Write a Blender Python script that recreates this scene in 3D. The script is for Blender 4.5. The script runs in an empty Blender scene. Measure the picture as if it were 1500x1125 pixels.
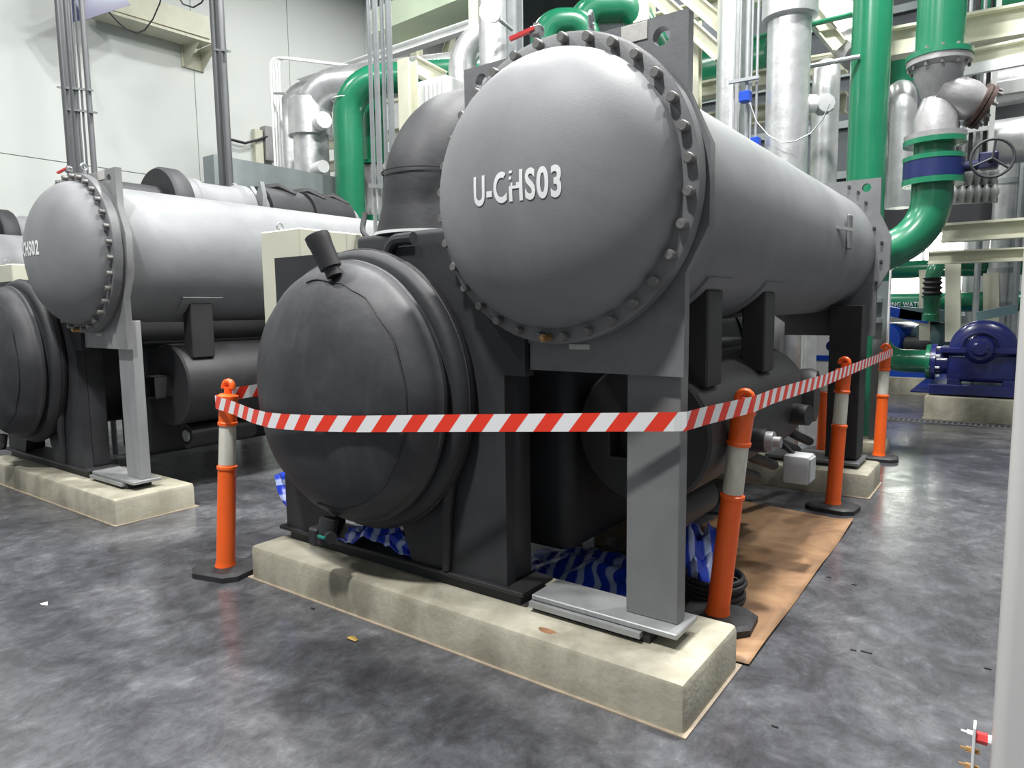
import bpy, bmesh, math, random
from mathutils import Vector, Matrix, noise
from mathutils.geometry import tessellate_polygon
random.seed(7)
S = bpy.context.scene
COL = S.collection
PI = math.pi

# ------------------------------------------------------------------ camera, world, lights
YAW, PITCH, ROLL, FPX = 0.63078, -0.107586, -0.012336, 1014.43
def cam_axes():
    cy, sy = math.cos(YAW), math.sin(YAW)
    f = Vector((-sy, cy, 0)); rt = Vector((cy, sy, 0)); up = Vector((0, 0, 1))
    cp, sp = math.cos(PITCH), math.sin(PITCH)
    f2 = f*cp + up*sp; u2 = up*cp - f*sp
    cr, sr = math.cos(ROLL), math.sin(ROLL)
    return rt*cr + u2*sr, u2*cr - rt*sr, f2
CA, CB, CC = cam_axes()
EYE = Vector((0, 0, 1.5))
cam_d = bpy.data.cameras.new('camera'); cam = bpy.data.objects.new('camera', cam_d); COL.objects.link(cam)
m = Matrix.Identity(4)
for i in range(3):
    m[i][0], m[i][1], m[i][2], m[i][3] = CA[i], CB[i], -CC[i], EYE[i]
cam.matrix_world = m
cam_d.sensor_width = 36; cam_d.lens = FPX/1500*36; cam_d.clip_end = 200
S.camera = cam

W = bpy.data.worlds.new('world'); S.world = W; W.use_nodes = True
W.node_tree.nodes['Background'].inputs[0].default_value = (0.84, 0.93, 1.0, 1)
W.node_tree.nodes['Background'].inputs[1].default_value = 0.25
S.view_settings.view_transform = 'Standard'; S.view_settings.look = 'None'
S.view_settings.gamma = 1; S.view_settings.use_curve_mapping = False
S.view_settings.exposure = 0.0

LAMPS = [(-1.9, -1.7, 9.0, 1050), (-7.0, -1.0, 9.0, 380), (-10.6, 2.5, 9.0, 200), (3.5, 0.5, 9.0, 140),
         (-.9, 4.6, 9.4, 1250), (-5.6, 5.0, 9.4, 560), (2.2, 6.8, 9.4, 420),
         (-4.0, 11.0, 9.4, 380), (-10.0, 11.0, 9.4, 330), (0.6, 9.8, 9.4, 420), (-7.0, 14.8, 9.4, 260)]

def at(px, py, Y):
    d = CC + CA*((px-750)/FPX) - CB*((py-562.5)/FPX)
    return EYE + d*(Y/d.y)
def atx(px, py, X):
    d = CC + CA*((px-750)/FPX) - CB*((py-562.5)/FPX)
    return EYE + d*(X/d.x)
def atz(px, py, Z=0.0):
    d = CC + CA*((px-750)/FPX) - CB*((py-562.5)/FPX)
    return EYE + d*((Z-1.5)/d.z)
def ext(a, b, k=3.2):                # carry a straight member on past b
    return a+(b-a)*k
def wid(w, P):                       # metres that w pixels of the photo span at point P
    return w*((P-EYE).dot(CC))/FPX

# ------------------------------------------------------------------ materials
def new_mat(name):
    m = bpy.data.materials.new(name); m.use_nodes = True
    return m, m.node_tree, m.node_tree.nodes['Principled BSDF']
def ramp(nt, src, stops):
    r = nt.nodes.new('ShaderNodeValToRGB')
    el = r.color_ramp.elements
    while len(el) < len(stops): el.new(0.5)
    for e, (p, c) in zip(el, stops):
        e.position = p; e.color = (*c, 1) if len(c) == 3 else c
    nt.links.new(src, r.inputs[0]); return r.outputs[0]
def tex_noise(nt, scale, detail=4, rough=.55, dist=0, stretch=None, coord='Object'):
    tc = nt.nodes.new('ShaderNodeTexCoord'); mp = nt.nodes.new('ShaderNodeMapping')
    nt.links.new(tc.outputs[coord], mp.inputs[0])
    if stretch: mp.inputs['Scale'].default_value = stretch
    n = nt.nodes.new('ShaderNodeTexNoise'); n.inputs['Scale'].default_value = scale
    n.inputs['Detail'].default_value = detail; n.inputs['Roughness'].default_value = rough
    n.inputs['Distortion'].default_value = dist
    nt.links.new(mp.outputs[0], n.inputs['Vector']); return n.outputs[0]
def bump(nt, b, src, strength, dist=.01):
    n = nt.nodes.new('ShaderNodeBump'); n.inputs['Strength'].default_value = strength
    n.inputs['Distance'].default_value = dist
    nt.links.new(src, n.inputs['Height']); nt.links.new(n.outputs[0], b.inputs['Normal'])
def mat(name, c, rough=.5, metal=0, var=.15, scale=6, bmp=0, bscale=60, stretch=None, spec=.5, coat=0):
    m, nt, b = new_mat(name)
    lo = tuple(max(0, x*(1-var)) for x in c); hi = tuple(min(1, x*(1+var)) for x in c)
    s = tex_noise(nt, scale, 6, .6, .4, stretch)
    nt.links.new(ramp(nt, s, [(.3, lo), (.7, hi)]), b.inputs['Base Color'])
    b.inputs['Roughness'].default_value = rough; b.inputs['Metallic'].default_value = metal
    b.inputs['Specular IOR Level'].default_value = spec; b.inputs['Coat Weight'].default_value = coat
    if bmp: bump(nt, b, tex_noise(nt, bscale, 3), bmp)
    return m

M = {}
M['cond'] = mat('grey_vessel_paint', (.195, .202, .208), .54, 0, .16, 2.2, .05, 90)
M['cond_plate'] = mat('grey_plate_paint', (.16, .163, .168), .45, 0, .2, 5, .08, 60)
M['galv'] = mat('weathered_galvanised_steel', (.33, .34, .34), .4, .25, .22, 4, .05, 60, (1, 1, .25))
M['leg'] = mat('grey_leg_paint', (.17, .175, .175), .45, 0, .12, 3)
M['bolt'] = mat('dull_bolt_steel', (.19, .185, .175), .45, .3, .25, 40)
M['black'] = mat('black_foam_insulation', (.024, .025, .028), .6, 0, .3, 3, .2, 14)
m, nt, b = new_mat('streaked_black_foam'); M['foam_head'] = m
c1 = ramp(nt, tex_noise(nt, 3, 8, .65, .6), [(.3, (.025, .026, .029)), (.55, (.037, .038, .042)), (.75, (.056, .057, .061))])
c2 = ramp(nt, tex_noise(nt, 9, 6, .6, .2, (1, 1, .12)), [(.55, (1, 1, 1)), (.72, (1.7, 1.7, 1.75))])
mx = nt.nodes.new('ShaderNodeMix'); mx.data_type = 'RGBA'; mx.blend_type = 'MULTIPLY'; mx.inputs[0].default_value = .6
nt.links.new(c1, mx.inputs[6]); nt.links.new(c2, mx.inputs[7]); nt.links.new(mx.outputs[2], b.inputs['Base Color'])
b.inputs['Roughness'].default_value = .55; bump(nt, b, tex_noise(nt, 12, 4), .2)
M['gear'] = mat('navy_gearbox_paint', (.012, .014, .05), .4, 0, .1, 4)
M['valve_navy'] = mat('navy_valve_body', (.01, .018, .085), .35, 0, .1, 4)
M['black2'] = mat('black_steel_paint', (.022, .022, .024), .5, 0, .3, 4, .05, 50)
M['cream'] = mat('cream_cabinet_paint', (.56, .56, .45), .4, 0, .05, 3)
M['beam'] = mat('cream_structural_paint', (.55, .55, .43), .45, 0, .08, 3)
M['conduit'] = mat('galvanised_conduit', (.36, .38, .39), .38, .5, .12, 5)
M['conduit_dark'] = mat('dull_dark_conduit', (.13, .135, .14), .4, .3, .3, 3, 0, 60, (1, 1, .2))
M['silver'] = mat('aluminium_cladding', (.56, .57, .57), .36, .7, .16, 5, .35, 9, (1, 1, 1))
M['green'] = mat('green_pipe_paint', (.01, .155, .075), .26, 0, .12, 2, 0, 60, None, .6, .3)
M['blue'] = mat('dark_blue_pump_paint', (.012, .018, .12), .28, 0, .15, 3, 0, 60, None, .6, .3)
M['blue2'] = mat('bright_blue_motor_paint', (.01, .06, .42), .3, 0, .1, 3)
M['teal'] = mat('grey_green_motor_paint', (.1, .17, .18), .4, 0, .1, 3)
M['orange'] = mat('orange_post_plastic', (.93, .13, .015), .38, 0, .1, 7, 0, 60, (1, 1, .3))
M['band'] = mat('worn_white_reflective_sleeve', (.62, .6, .52), .4, 0, .25, 9, 0, 60, (1.5, 1.5, .3))
M['rubber'] = mat('black_rubber', (.022, .022, .024), .6, 0, .4, 8, .2, 40)
M['white'] = mat('white_lettering', (.78, .79, .78), .5, 0, .05, 3)
M['sticker'] = mat('dusty_label_paper', (.5, .49, .46), .6, 0, .15, 20)
M['brass'] = mat('brass', (.5, .3, .13), .35, .7, .2, 20)
M['red'] = mat('red_plastic', (.62, .05, .05), .35, 0, .1, 8)
M['column'] = mat('white_column_paint', (.66, .655, .63), .45, 0, .03, 2)
M['wood'] = mat('raw_timber', (.16, .13, .08), .6, 0, .2, 6, .1, 40, (1, 8, 8))
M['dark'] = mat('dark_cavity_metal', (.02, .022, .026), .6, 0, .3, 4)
M['grey_sheet'] = mat('grey_trunking_sheet', (.2, .23, .23), .45, .2, .12, 3)
M['strainer'] = mat('cast_strainer_grey', (.3, .3, .3), .4, .35, .15, 6, .2, 30)
M['ceiling'] = mat('dark_roof_sheet', (.07, .08, .09), .7, 0, .2, 1)
M['plastic_box'] = mat('light_grey_plastic', (.45, .46, .46), .4, 0, .08, 6)
M['mortar'] = mat('beige_mortar', (.33, .27, .2), .7, 0, .2, 10)
M['fill'] = mat('pale_green_duct_paint', (.55, .64, .48), .5, 0, .05, 2)

# concrete of the plinths: cream grey with stains
m, nt, b = new_mat('plinth_concrete'); M['concrete'] = m
s1 = tex_noise(nt, 2.6, 8, .62, .6); s2 = tex_noise(nt, 5, 6, .6, .2, (1, 1, .18))
c1 = ramp(nt, s1, [(.28, (.2, .185, .14)), (.5, (.36, .34, .27)), (.72, (.5, .475, .38))])
c2 = ramp(nt, s2, [(.3, (.62, .6, .52)), (.62, (1, 1, 1))])
mx = nt.nodes.new('ShaderNodeMix'); mx.data_type = 'RGBA'; mx.blend_type = 'MULTIPLY'; mx.inputs[0].default_value = .7
nt.links.new(c1, mx.inputs[6]); nt.links.new(c2, mx.inputs[7]); nt.links.new(mx.outputs[2], b.inputs['Base Color'])
b.inputs['Roughness'].default_value = .75; bump(nt, b, tex_noise(nt, 45, 5), .25)

# polished, blotchy dark concrete floor
m, nt, b = new_mat('polished_dark_concrete'); M['floor'] = m
s1 = tex_noise(nt, .8, 10, .66, 1.2); s2 = tex_noise(nt, 4.2, 12, .74, .6); s3 = tex_noise(nt, 15, 8, .7, .3, (1, .6, 1))
c1 = ramp(nt, s1, [(.34, (.06, .061, .068)), (.5, (.1, .102, .112)), (.64, (.155, .157, .166))])
c2 = ramp(nt, s2, [(.34, (.42, .42, .43)), (.5, (.8, .8, .8)), (.66, (1.25, 1.25, 1.25))])
c3 = ramp(nt, s3, [(.35, (.66, .66, .66)), (.58, (1, 1, 1)), (.74, (1.7, 1.7, 1.7))])
def mul(a, b_, f):
    mx = nt.nodes.new('ShaderNodeMix'); mx.data_type = 'RGBA'; mx.blend_type = 'MULTIPLY'; mx.inputs[0].default_value = f
    nt.links.new(a, mx.inputs[6]); nt.links.new(b_, mx.inputs[7]); return mx.outputs[2]
nt.links.new(mul(mul(c1, c2, .9), c3, .8), b.inputs['Base Color'])
rr = ramp(nt, s2, [(.3, (.3, .3, .3)), (.7, (.11, .11, .11))]); nt.links.new(rr, b.inputs['Roughness'])
bump(nt, b, tex_noise(nt, 2.5, 6), .06, .01)

M['wall'] = mat('white_insulated_wall_panel', (.6, .63, .6), .5, 0, .04, .4)
M['wall_back'] = mat('pale_grey_back_cladding', (.3, .32, .31), .5, 0, .05, .6)

# cardboard / kraft board with oily stains
m, nt, b = new_mat('stained_brown_board'); M['board'] = m
s1 = tex_noise(nt, 2.2, 7, .6, .8)
nt.links.new(ramp(nt, s1, [(.3, (.13, .07, .035)), (.48, (.3, .17, .085)), (.7, (.46, .28, .15))]), b.inputs['Base Color'])
b.inputs['Roughness'].default_value = .6

def stripe_mat(name, ca, cb, period, slant, rough=.35, width=.5, soft=.01, warp=0):
    m, nt, b = new_mat(name)
    uv = nt.nodes.new('ShaderNodeUVMap'); sep = nt.nodes.new('ShaderNodeSeparateXYZ'); nt.links.new(uv.outputs[0], sep.inputs[0])
    a = nt.nodes.new('ShaderNodeMath'); a.operation = 'MULTIPLY_ADD'; a.inputs[1].default_value = slant
    nt.links.new(sep.outputs[1], a.inputs[0]); nt.links.new(sep.outputs[0], a.inputs[2])
    src = a.outputs[0]
    d = nt.nodes.new('ShaderNodeMath'); d.operation = 'DIVIDE'; d.inputs[1].default_value = period; nt.links.new(src, d.inputs[0])
    f = nt.nodes.new('ShaderNodeMath'); f.operation = 'FRACT'; nt.links.new(d.outputs[0], f.inputs[0])
    nt.links.new(ramp(nt, f.outputs[0], [(0, ca), (width-soft, ca), (width+soft, cb), (1-soft, cb)]), b.inputs['Base Color'])
    b.inputs['Roughness'].default_value = rough
    return m
M['tape'] = stripe_mat('red_white_barrier_tape', (.82, .045, .02), (.8, .8, .8), .145, 1.0)
M['tarp'] = stripe_mat('blue_white_striped_sheet', (.015, .05, .5), (.38, .46, .72), .11, .15, .35, .62, .06)

def emit(name, c, s):
    m, nt, b = new_mat(name); b.inputs['Emission Color'].default_value = (*c, 1); b.inputs['Emission Strength'].default_value = s
    b.inputs['Base Color'].default_value = (*c, 1); return m
M['glow'] = emit('glare_glow', (1, .98, .9), 40)  # glow of the added glare disc

M['glow_panel'] = emit('reflection_panel_glow', (.95, 1, .88), 11)  # glow of the panel added for the floor reflection

# ------------------------------------------------------------------ mesh helpers
def V3(*a): return Vector(a)
def box(bm, x0, y0, z0, x1, y1, z1, bev=0, seg=1):
    g = bmesh.ops.create_cube(bm, size=1)['verts']
    for v in g:
        v.co = V3(x0+(v.co.x+.5)*(x1-x0), y0+(v.co.y+.5)*(y1-y0), z0+(v.co.z+.5)*(z1-z0))
    if bev:
        es = {e for v in g for e in v.link_edges}
        bmesh.ops.bevel(bm, geom=list(es), offset=bev, segments=seg, affect='EDGES', profile=.5)
    return bm
def bar(bm, p, q, w, h, up=None):         # rectangular bar from p to q
    p, q = Vector(p), Vector(q); d = (q-p).normalized()
    u = Vector(up) if up else (V3(0, 0, 1) if abs(d.z) < .95 else V3(0, 1, 0))
    s = d.cross(u).normalized(); u = s.cross(d).normalized()
    vs = [bm.verts.new(c + s*a*w/2 + u*b_*h/2) for c in (p, q) for a, b_ in ((-1, -1), (1, -1), (1, 1), (-1, 1))]
    for f in ((0, 1, 2, 3), (7, 6, 5, 4), (0, 4, 5, 1), (1, 5, 6, 2), (2, 6, 7, 3), (3, 7, 4, 0)):
        bm.faces.new([vs[i] for i in f])
    return bm
def frame_of(d):
    d = d.normalized(); a = V3(0, 0, 1) if abs(d.z) < .9 else V3(1, 0, 0)
    s = d.cross(a).normalized(); return s, d.cross(s).normalized()
def lathe(bm, prof, o, d, n=32, cap=(True, True)):     # prof: (distance along d, radius)
    o = Vector(o); d = Vector(d).normalized(); s, u = frame_of(d)
    rings = []
    for t, r in prof:
        if r < 1e-6: rings.append([bm.verts.new(o+d*t)]); continue
        rings.append([bm.verts.new(o+d*t+s*(r*math.cos(2*PI*k/n))+u*(r*math.sin(2*PI*k/n))) for k in range(n)])
    for a, b_ in zip(rings, rings[1:]):
        for k in range(n):
            j = (k+1) % n
            if len(a) == 1 and len(b_) == 1: continue
            if len(a) == 1: bm.faces.new((a[0], b_[k], b_[j]))
            elif len(b_) == 1: bm.faces.new((a[k], b_[0], a[j]))
            else: bm.faces.new((a[k], b_[k], b_[j], a[j]))
    if cap[0] and len(rings[0]) > 1: bm.faces.new(rings[0])
    if cap[1] and len(rings[-1]) > 1: bm.faces.new(rings[-1][::-1])
    return bm
def cyl(bm, p, q, r, r2=None, n=24):
    p, q = Vector(p), Vector(q); return lathe(bm, [(0, r), ((q-p).length, r if r2 is None else r2)], p, q-p, n)
def bend(pts, R, seg=8):                  # polyline with rounded corners
    pts = [Vector(p) for p in pts]; out = [pts[0]]
    for a, b_, c in zip(pts, pts[1:], pts[2:]):
        d1 = (a-b_).normalized(); d2 = (c-b_).normalized(); ang = d1.angle(d2)
        if ang > PI-.02: out.append(b_); continue
        t = min(R/math.tan(ang/2), (a-b_).length*.98, (c-b_).length*.98); r = t*math.tan(ang/2)
        cen = b_ + (d1+d2).normalized()*(r/math.sin(ang/2))
        s = b_+d1*t-cen; e = b_+d2*t-cen; tot = s.angle(e); ax = s.cross(e).normalized()
        for k in range(seg+1): out.append(cen + Matrix.Rotation(tot*k/seg, 3, ax) @ s)
    out.append(pts[-1]); return out
def tube(bm, pts, r, n=16):
    pts = [Vector(p) for p in pts]; q = [pts[0]]
    for p in pts[1:]:
        if (p-q[-1]).length > 1e-4: q.append(p)
    pts = q; rings = []; s = None
    for i, p in enumerate(pts):
        t = (pts[min(i+1, len(pts)-1)]-pts[max(i-1, 0)]).normalized()
        if s is None: s, _ = frame_of(t)
        s = (s - t*s.dot(t)).normalized(); u = t.cross(s)
        rr = r if not isinstance(r, (list, tuple)) else r[i]
        rings.append([bm.verts.new(p+s*(rr*math.cos(2*PI*k/n))+u*(rr*math.sin(2*PI*k/n))) for k in range(n)])
    for a, b_ in zip(rings, rings[1:]):
        for k in range(n): bm.faces.new((a[k], a[(k+1) % n], b_[(k+1) % n], b_[k]))
    bm.faces.new(rings[0][::-1]); bm.faces.new(rings[-1]); return bm
def plate(bm, loops, y0, y1):             # (x, z) outline with holes, extruded along y
    flat = [p for l in loops for p in l]
    tris = tessellate_polygon([[V3(x, z, 0) for x, z in l] for l in loops])
    f = [bm.verts.new((x, y0, z)) for x, z in flat]; k = [bm.verts.new((x, y1, z)) for x, z in flat]
    for a, b_, c in tris:
        bm.faces.new((f[a], f[b_], f[c])); bm.faces.new((k[c], k[b_], k[a]))
    o = 0
    for l in loops:
        n = len(l)
        for i in range(n):
            j = (i+1) % n; bm.faces.new((f[o+i], f[o+j], k[o+j], k[o+i]))
        o += n
    return bm
def circle(cx, cz, r, n=20): return [(cx+r*math.cos(2*PI*k/n), cz+r*math.sin(2*PI*k/n)) for k in range(n)]
def prism_z(bm, poly, z0, z1, inset=0):
    cx = sum(p[0] for p in poly)/len(poly); cy = sum(p[1] for p in poly)/len(poly)
    a = [bm.verts.new((x, y, z0)) for x, y in poly]
    b_ = [bm.verts.new((cx+(x-cx)*(1-inset), cy+(y-cy)*(1-inset), z1)) for x, y in poly]
    n = len(poly)
    for i in range(n): bm.faces.new((a[i], a[(i+1) % n], b_[(i+1) % n], b_[i]))
    bm.faces.new(a[::-1]); bm.faces.new(b_); return bm
def B(): return bmesh.new()

ORG = {}
def mesh_of(name, bm, m, smooth=35):
    bmesh.ops.recalc_face_normals(bm, faces=bm.faces[:])
    me = bpy.data.meshes.new(name); bm.to_mesh(me); bm.free()
    if m: me.materials.append(m)
    me.polygons.foreach_set('use_smooth', [True]*len(me.polygons))
    me.set_sharp_from_angle(angle=math.radians(smooth)); return me
def obj(name, bm, m, parent=None, label=None, cat=None, group=None, kind=None, smooth=35):
    if parent is not None:
        org = ORG[parent]
    else:
        xs = [v.co for v in bm.verts]
        org = V3((min(v.x for v in xs)+max(v.x for v in xs))/2, (min(v.y for v in xs)+max(v.y for v in xs))/2, min(v.z for v in xs))
    for v in bm.verts: v.co -= org
    o = bpy.data.objects.new(name, mesh_of(name, bm, m, smooth)); COL.objects.link(o); ORG[o] = org
    if parent is not None: o.parent = parent
    else: o.location = org
    tag(o, label, cat, group, kind); return o
def tag(o, label=None, cat=None, group=None, kind=None):
    if label: o['label'] = label
    if cat: o['category'] = cat
    if group: o['group'] = group
    if kind: o['kind'] = kind
    return o
def thing(name, loc, label, cat, group=None):
    o = bpy.data.objects.new(name, None); COL.objects.link(o); o.location = Vector(loc); o.empty_display_size = .1
    ORG[o] = Vector(loc); return tag(o, label, cat, group)
def copy_tree(o, parent=None, skip=()):
    c = o.copy(); COL.objects.link(c)
    if parent is not None: c.parent = parent
    for ch in list(o.children):
        if ch.name.split('.')[0] in skip: continue
        copy_tree(ch, c, skip)
    return c
def struct(name, bm, m, parent=None): return obj(name, bm, m, parent, kind=None if parent else 'structure')

# ------------------------------------------------------------------ room
fl = struct('floor', box(B(), -14.2, -4, -.2, 9, 17, 0), M['floor'])
wl = struct('wall_left', box(B(), -14.4, -4, 0, -14.05, 17, 10.5), M['wall'])
y = -3.6
while y < 16.6:
    for z0, z1 in ((.0, 4.22), (4.22, 10.5)):
        obj('wall_panel', box(B(), -14.05, y+.006, z0+.006, -14.0, min(y+2.36, 16.9)-.006, z1-.006, .004), M['wall'], wl)
    y += 2.36
wb = struct('wall_back', box(B(), -14.0, 16.6, 0, 9, 17, 10.5), M['ceiling'])
x = -14.0
while x < 8.8:
    obj('cladding_panel', box(B(), x+.01, 16.54, 0.02, min(x+2.3, 9)-.01, 16.6, 3.3, .006), M['wall_back'], wb)
    x += 2.3
for i in range(5):
    obj('cladding_rail', box(B(), -13.9, 16.5, 4.2+i*1.05, 9, 16.6, 4.35+i*1.05), M['grey_sheet'], wb)
ce = struct('ceiling', box(B(), -14.4, -4, 10.5, 9, 17, 10.7), M['ceiling'])
for i in range(9):
    obj('purlin', box(B(), -14, -3+i*2.3, 10.3, 9, -2.85+i*2.3, 10.5), M['grey_sheet'], ce)

wn = struct('reflection_panel_1', box(B(), -2.3, 16.5, 1.3, -.95, 16.54, 3.0), M['glow_panel'])  # glowing panel added on the back wall to feed the bright floor reflection
for x_ in (-2.36, -1.66, -.95): obj('panel_bar', box(B(), x_, 16.44, 1.3, x_+.06, 16.52, 3.0), M['white'], wn)
for z_ in (1.26, 3.0): obj('panel_rail', box(B(), -2.38, 16.44, z_, -.87, 16.52, z_+.06), M['white'], wn)

# drain channel with a steel grating, in front of the pumps
ga, gb = V3(-4.2, 10.12, 0), V3(2.6, 10.28, 0)
tr = obj('drain_grating', box(B(), -4.2, 10.08, .001, 2.6, 10.32, .004), M['dark'], None, 'narrow dark steel drain grating set in the floor before the blue pump', 'grating')
for yy in (10.08, 10.31):
    obj('rim', box(B(), -4.2, yy-.015, .001, 2.6, yy+.015, .014), M['conduit_dark'], tr)
gbm = B()
for i in range(113): box(gbm, -4.15+i*.06, 10.09, .004, -4.13+i*.06, 10.3, .012)
obj('grating_bars', gbm, M['conduit_dark'], tr, kind='stuff')

# ------------------------------------------------------------------ concrete plinths
def plinth(x0, y0, x1, y1, h, label, name='concrete_plinth', group=None, bev=.028):
    bm = box(B(), x0, y0, 0, x1, y1, h)
    es = [e for e in bm.edges if not all(v.co.z < .001 for v in e.verts)]
    bmesh.ops.bevel(bm, geom=es, offset=bev, segments=2, affect='EDGES', profile=.5)
    o = obj(name, bm, M['concrete'], None, label, 'plinth', group)
    obj('mortar_edge', box(B(), x0-.014, y0-.014, .0005, x1+.014, y1+.014, .006), M['mortar'], o, label='thin beige mortar line at the foot')
    return o
DX = -4.235
near_plinth = plinth(-3.455, 2.19, -.873, 2.775, .19, 'long cream concrete plinth under the front feet of the nearest chiller')
plinth(-3.455, 5.865, -.873, 6.455, .19, 'concrete plinth under the rear feet of the nearest chiller')
plinth(-3.455+DX, 2.20, -.873+DX, 2.8, .19, 'pale concrete plinth under the front feet of the left chiller')
plinth(-3.455+DX, 5.865, -.873+DX, 6.455, .19, 'concrete plinth under the rear feet of the left chiller')
plinth(-3.455+2*DX, 2.2, -.873+2*DX, 2.8, .19, 'concrete plinth under the farthest left chiller behind its neighbour')
plinth(-3.455+2*DX, 5.865, -.873+2*DX, 6.455, .19, 'rear concrete plinth under the farthest left chiller')

q_ = atz(801, 924, .19)
obj('rust_stain', prism_z(B(), [(q_.x+.042*math.cos(a)*(1+.15*math.sin(3*a)), q_.y+.02*math.sin(a)) for a in [k*PI/9 for k in range(18)]], .1895, .1906), mat('rust_stain', (.28, .14, .07), .8, 0, .4, 30), near_plinth, label='small round rust stain')
# ------------------------------------------------------------------ chiller
def text_mesh(s, width, height, cx, cz, surf, bold=.012, worn=None):
    cu = bpy.data.curves.new('lettering', 'FONT'); cu.body = s; cu.size = 1; cu.offset = bold; cu.resolution_u = 5; cu.space_character = 1.1
    to = bpy.data.objects.new('lettering', cu); COL.objects.link(to)
    dg = bpy.context.evaluated_depsgraph_get(); me = bpy.data.meshes.new_from_object(to.evaluated_get(dg))
    bpy.data.objects.remove(to); bm = B(); bm.from_mesh(me); bpy.data.meshes.remove(me)
    xs = [v.co.x for v in bm.verts]; ys = [v.co.y for v in bm.verts]
    x0, x1, y0, y1 = min(xs), max(xs), min(ys), max(ys)
    for v in bm.verts:
        v.co = V3(cx-width/2+(v.co.x-x0)/(x1-x0)*width, 0, cz-height/2+(v.co.y-y0)/(y1-y0)*height)
    for k in range(1, 24):
        bmesh.ops.bisect_plane(bm, geom=bm.verts[:]+bm.edges[:]+bm.faces[:], plane_co=(cx-width/2+width*k/24, 0, 0), plane_no=(1, 0, 0))
    for k in range(1, 10):
        bmesh.ops.bisect_plane(bm, geom=bm.verts[:]+bm.edges[:]+bm.faces[:], plane_co=(0, 0, cz-height/2+height*k/10), plane_no=(0, 0, 1))
    if worn:
        dead = [f for f in bm.faces if worn(f.calc_center_median())]
        bmesh.ops.delete(bm, geom=dead, context='FACES')
    for v in bm.verts: v.co.y = surf(v.co.x, v.co.z) - .0025
    return bm

CX, CZ = -1.495, 1.95          # condenser axis
EX, EZ = -2.63, 1.105          # evaporator axis
def dome_prof(r, d, skirt, y0):            # profile from the ring plane forwards (axis -y), distance measured from y0
    return [(0, r), (skirt, r)] + [(skirt + d*math.sin(a), r*math.cos(a)) for a in [PI/2*k/16 for k in range(1, 16)]] + [(skirt+d, 0)]
def cond_surf(x, z):
    r = math.hypot(x-CX, z-CZ)/.53
    return 2.335 - .295*math.sqrt(max(0, 1-r*r))

ch = thing('chiller', (-2.2, 4.3, .19), 'nearest water chiller, big grey front dome lettered U-CHS03 above a black dome', 'chiller', None)
# condenser
obj('condenser_shell', lathe(B(), [(0, .52), (3.94, .52)], (CX, 2.47, CZ), (0, 1, 0), 96), M['cond'], ch)
oct_ = [(-1.67, 1.243), (-.985, 1.243), (-.985, 1.62), (-.898, 1.79), (-.898, 2.07), (-.985, 2.26), (-.985, 2.535), (-2.005, 2.535), (-2.005, 1.62), (-1.67, 1.35)]
tp = obj('tube_plate', plate(B(), [oct_, circle(-1.087, 2.465, .033)[::-1], circle(-1.912, 2.472, .03)[::-1]], 2.42, 2.465), M['cond_plate'], ch)
obj('sticker', box(B(), -1.245, 2.416, 2.468, -1.14, 2.42, 2.53, .001), M['sticker'], tp, label='dusty blank metal label')
obj('sticker', box(B(), -1.475, 2.417, 1.335, -1.38, 2.42, 1.356), M['sticker'], tp, label='narrow pale paper label')
ring = obj('flange_ring', lathe(B(), [(0, .50), (0, .58), (.006, .59), (.062, .59), (.062, .575), (.085, .575), (.085, .50)], (CX, 2.335, CZ), (0, 1, 0), 96), M['cond_plate'], ch)
wb_ = obj('water_box', lathe(B(), dome_prof(.53, .295, 0, 0), (CX, 2.335, CZ), (0, -1, 0), 96, (False, False)), M['cond'], ch, smooth=60)
def worn_h(c):
    return -1.512 < c.x < -1.455 and c.z > 1.935 and noise.noise(V3(c.x*60, 3.1, c.z*60)) > -.12
LET = obj('lettering', text_mesh('U-CHS03', .378, .11, -1.476, 1.935, cond_surf, .028, worn_h), M['white'], wb_, smooth=60)
bolt_me = mesh_of('bolt', lathe(B(), [(0, .0185), (.032, .0185), (.036, .016)], (0, 0, 0), (0, -1, 0), 14), M['bolt'])
for k in range(32):
    a = math.radians(5.5+11.25*k)
    bo = bpy.data.objects.new('bolt', bolt_me); COL.objects.link(bo); bo.parent = ring; ORG[bo] = ORG[ring]
    bo.location = V3(CX+.563*math.cos(a), 2.336, CZ+.563*math.sin(a)) - ORG[ring]
# eye bolt and vent valve
def torus(bm, c, R, r, ax, n=20, k=8):
    s, u = frame_of(Vector(ax)); c = Vector(c)
    pts = [c + s*R*math.cos(2*PI*i/n) + u*R*math.sin(2*PI*i/n) for i in range(n+1)]
    return tube(bm, pts, r, k)
eb = B(); torus(eb, (-1.345, 2.37, CZ+.62), .024, .008, (1, .3, 0)); cyl(eb, (-1.345, 2.37, CZ+.55), (-1.345, 2.37, CZ+.6), .012, n=12)
obj('eye_bolt', eb, M['conduit'], ring)
vv = B(); cyl(vv, (-1.585, 2.365, CZ+.57), (-1.585, 2.365, CZ+.66), .014, n=12); box(vv, -1.61, 2.345, CZ+.61, -1.56, 2.385, CZ+.65, .006)
cyl(vv, (-1.62, 2.365, CZ+.635), (-1.56, 2.365, CZ+.635), .012, n=10)
vl = obj('vent_valve', vv, M['strainer'], ch)
obj('lever', bar(B(), (-1.585, 2.35, CZ+.638), (-1.69, 2.33, CZ+.615), .018, .014), M['red'], vl, label='red lever')
obj('drain_plug', lathe(B(), [(0, .016), (.05, .016), (.05, .011), (.06, .011)], (-1.512, 2.33, CZ-.565), (0, -1, 0), 10), M['brass'], ch, label='brass drain plug')
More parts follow.
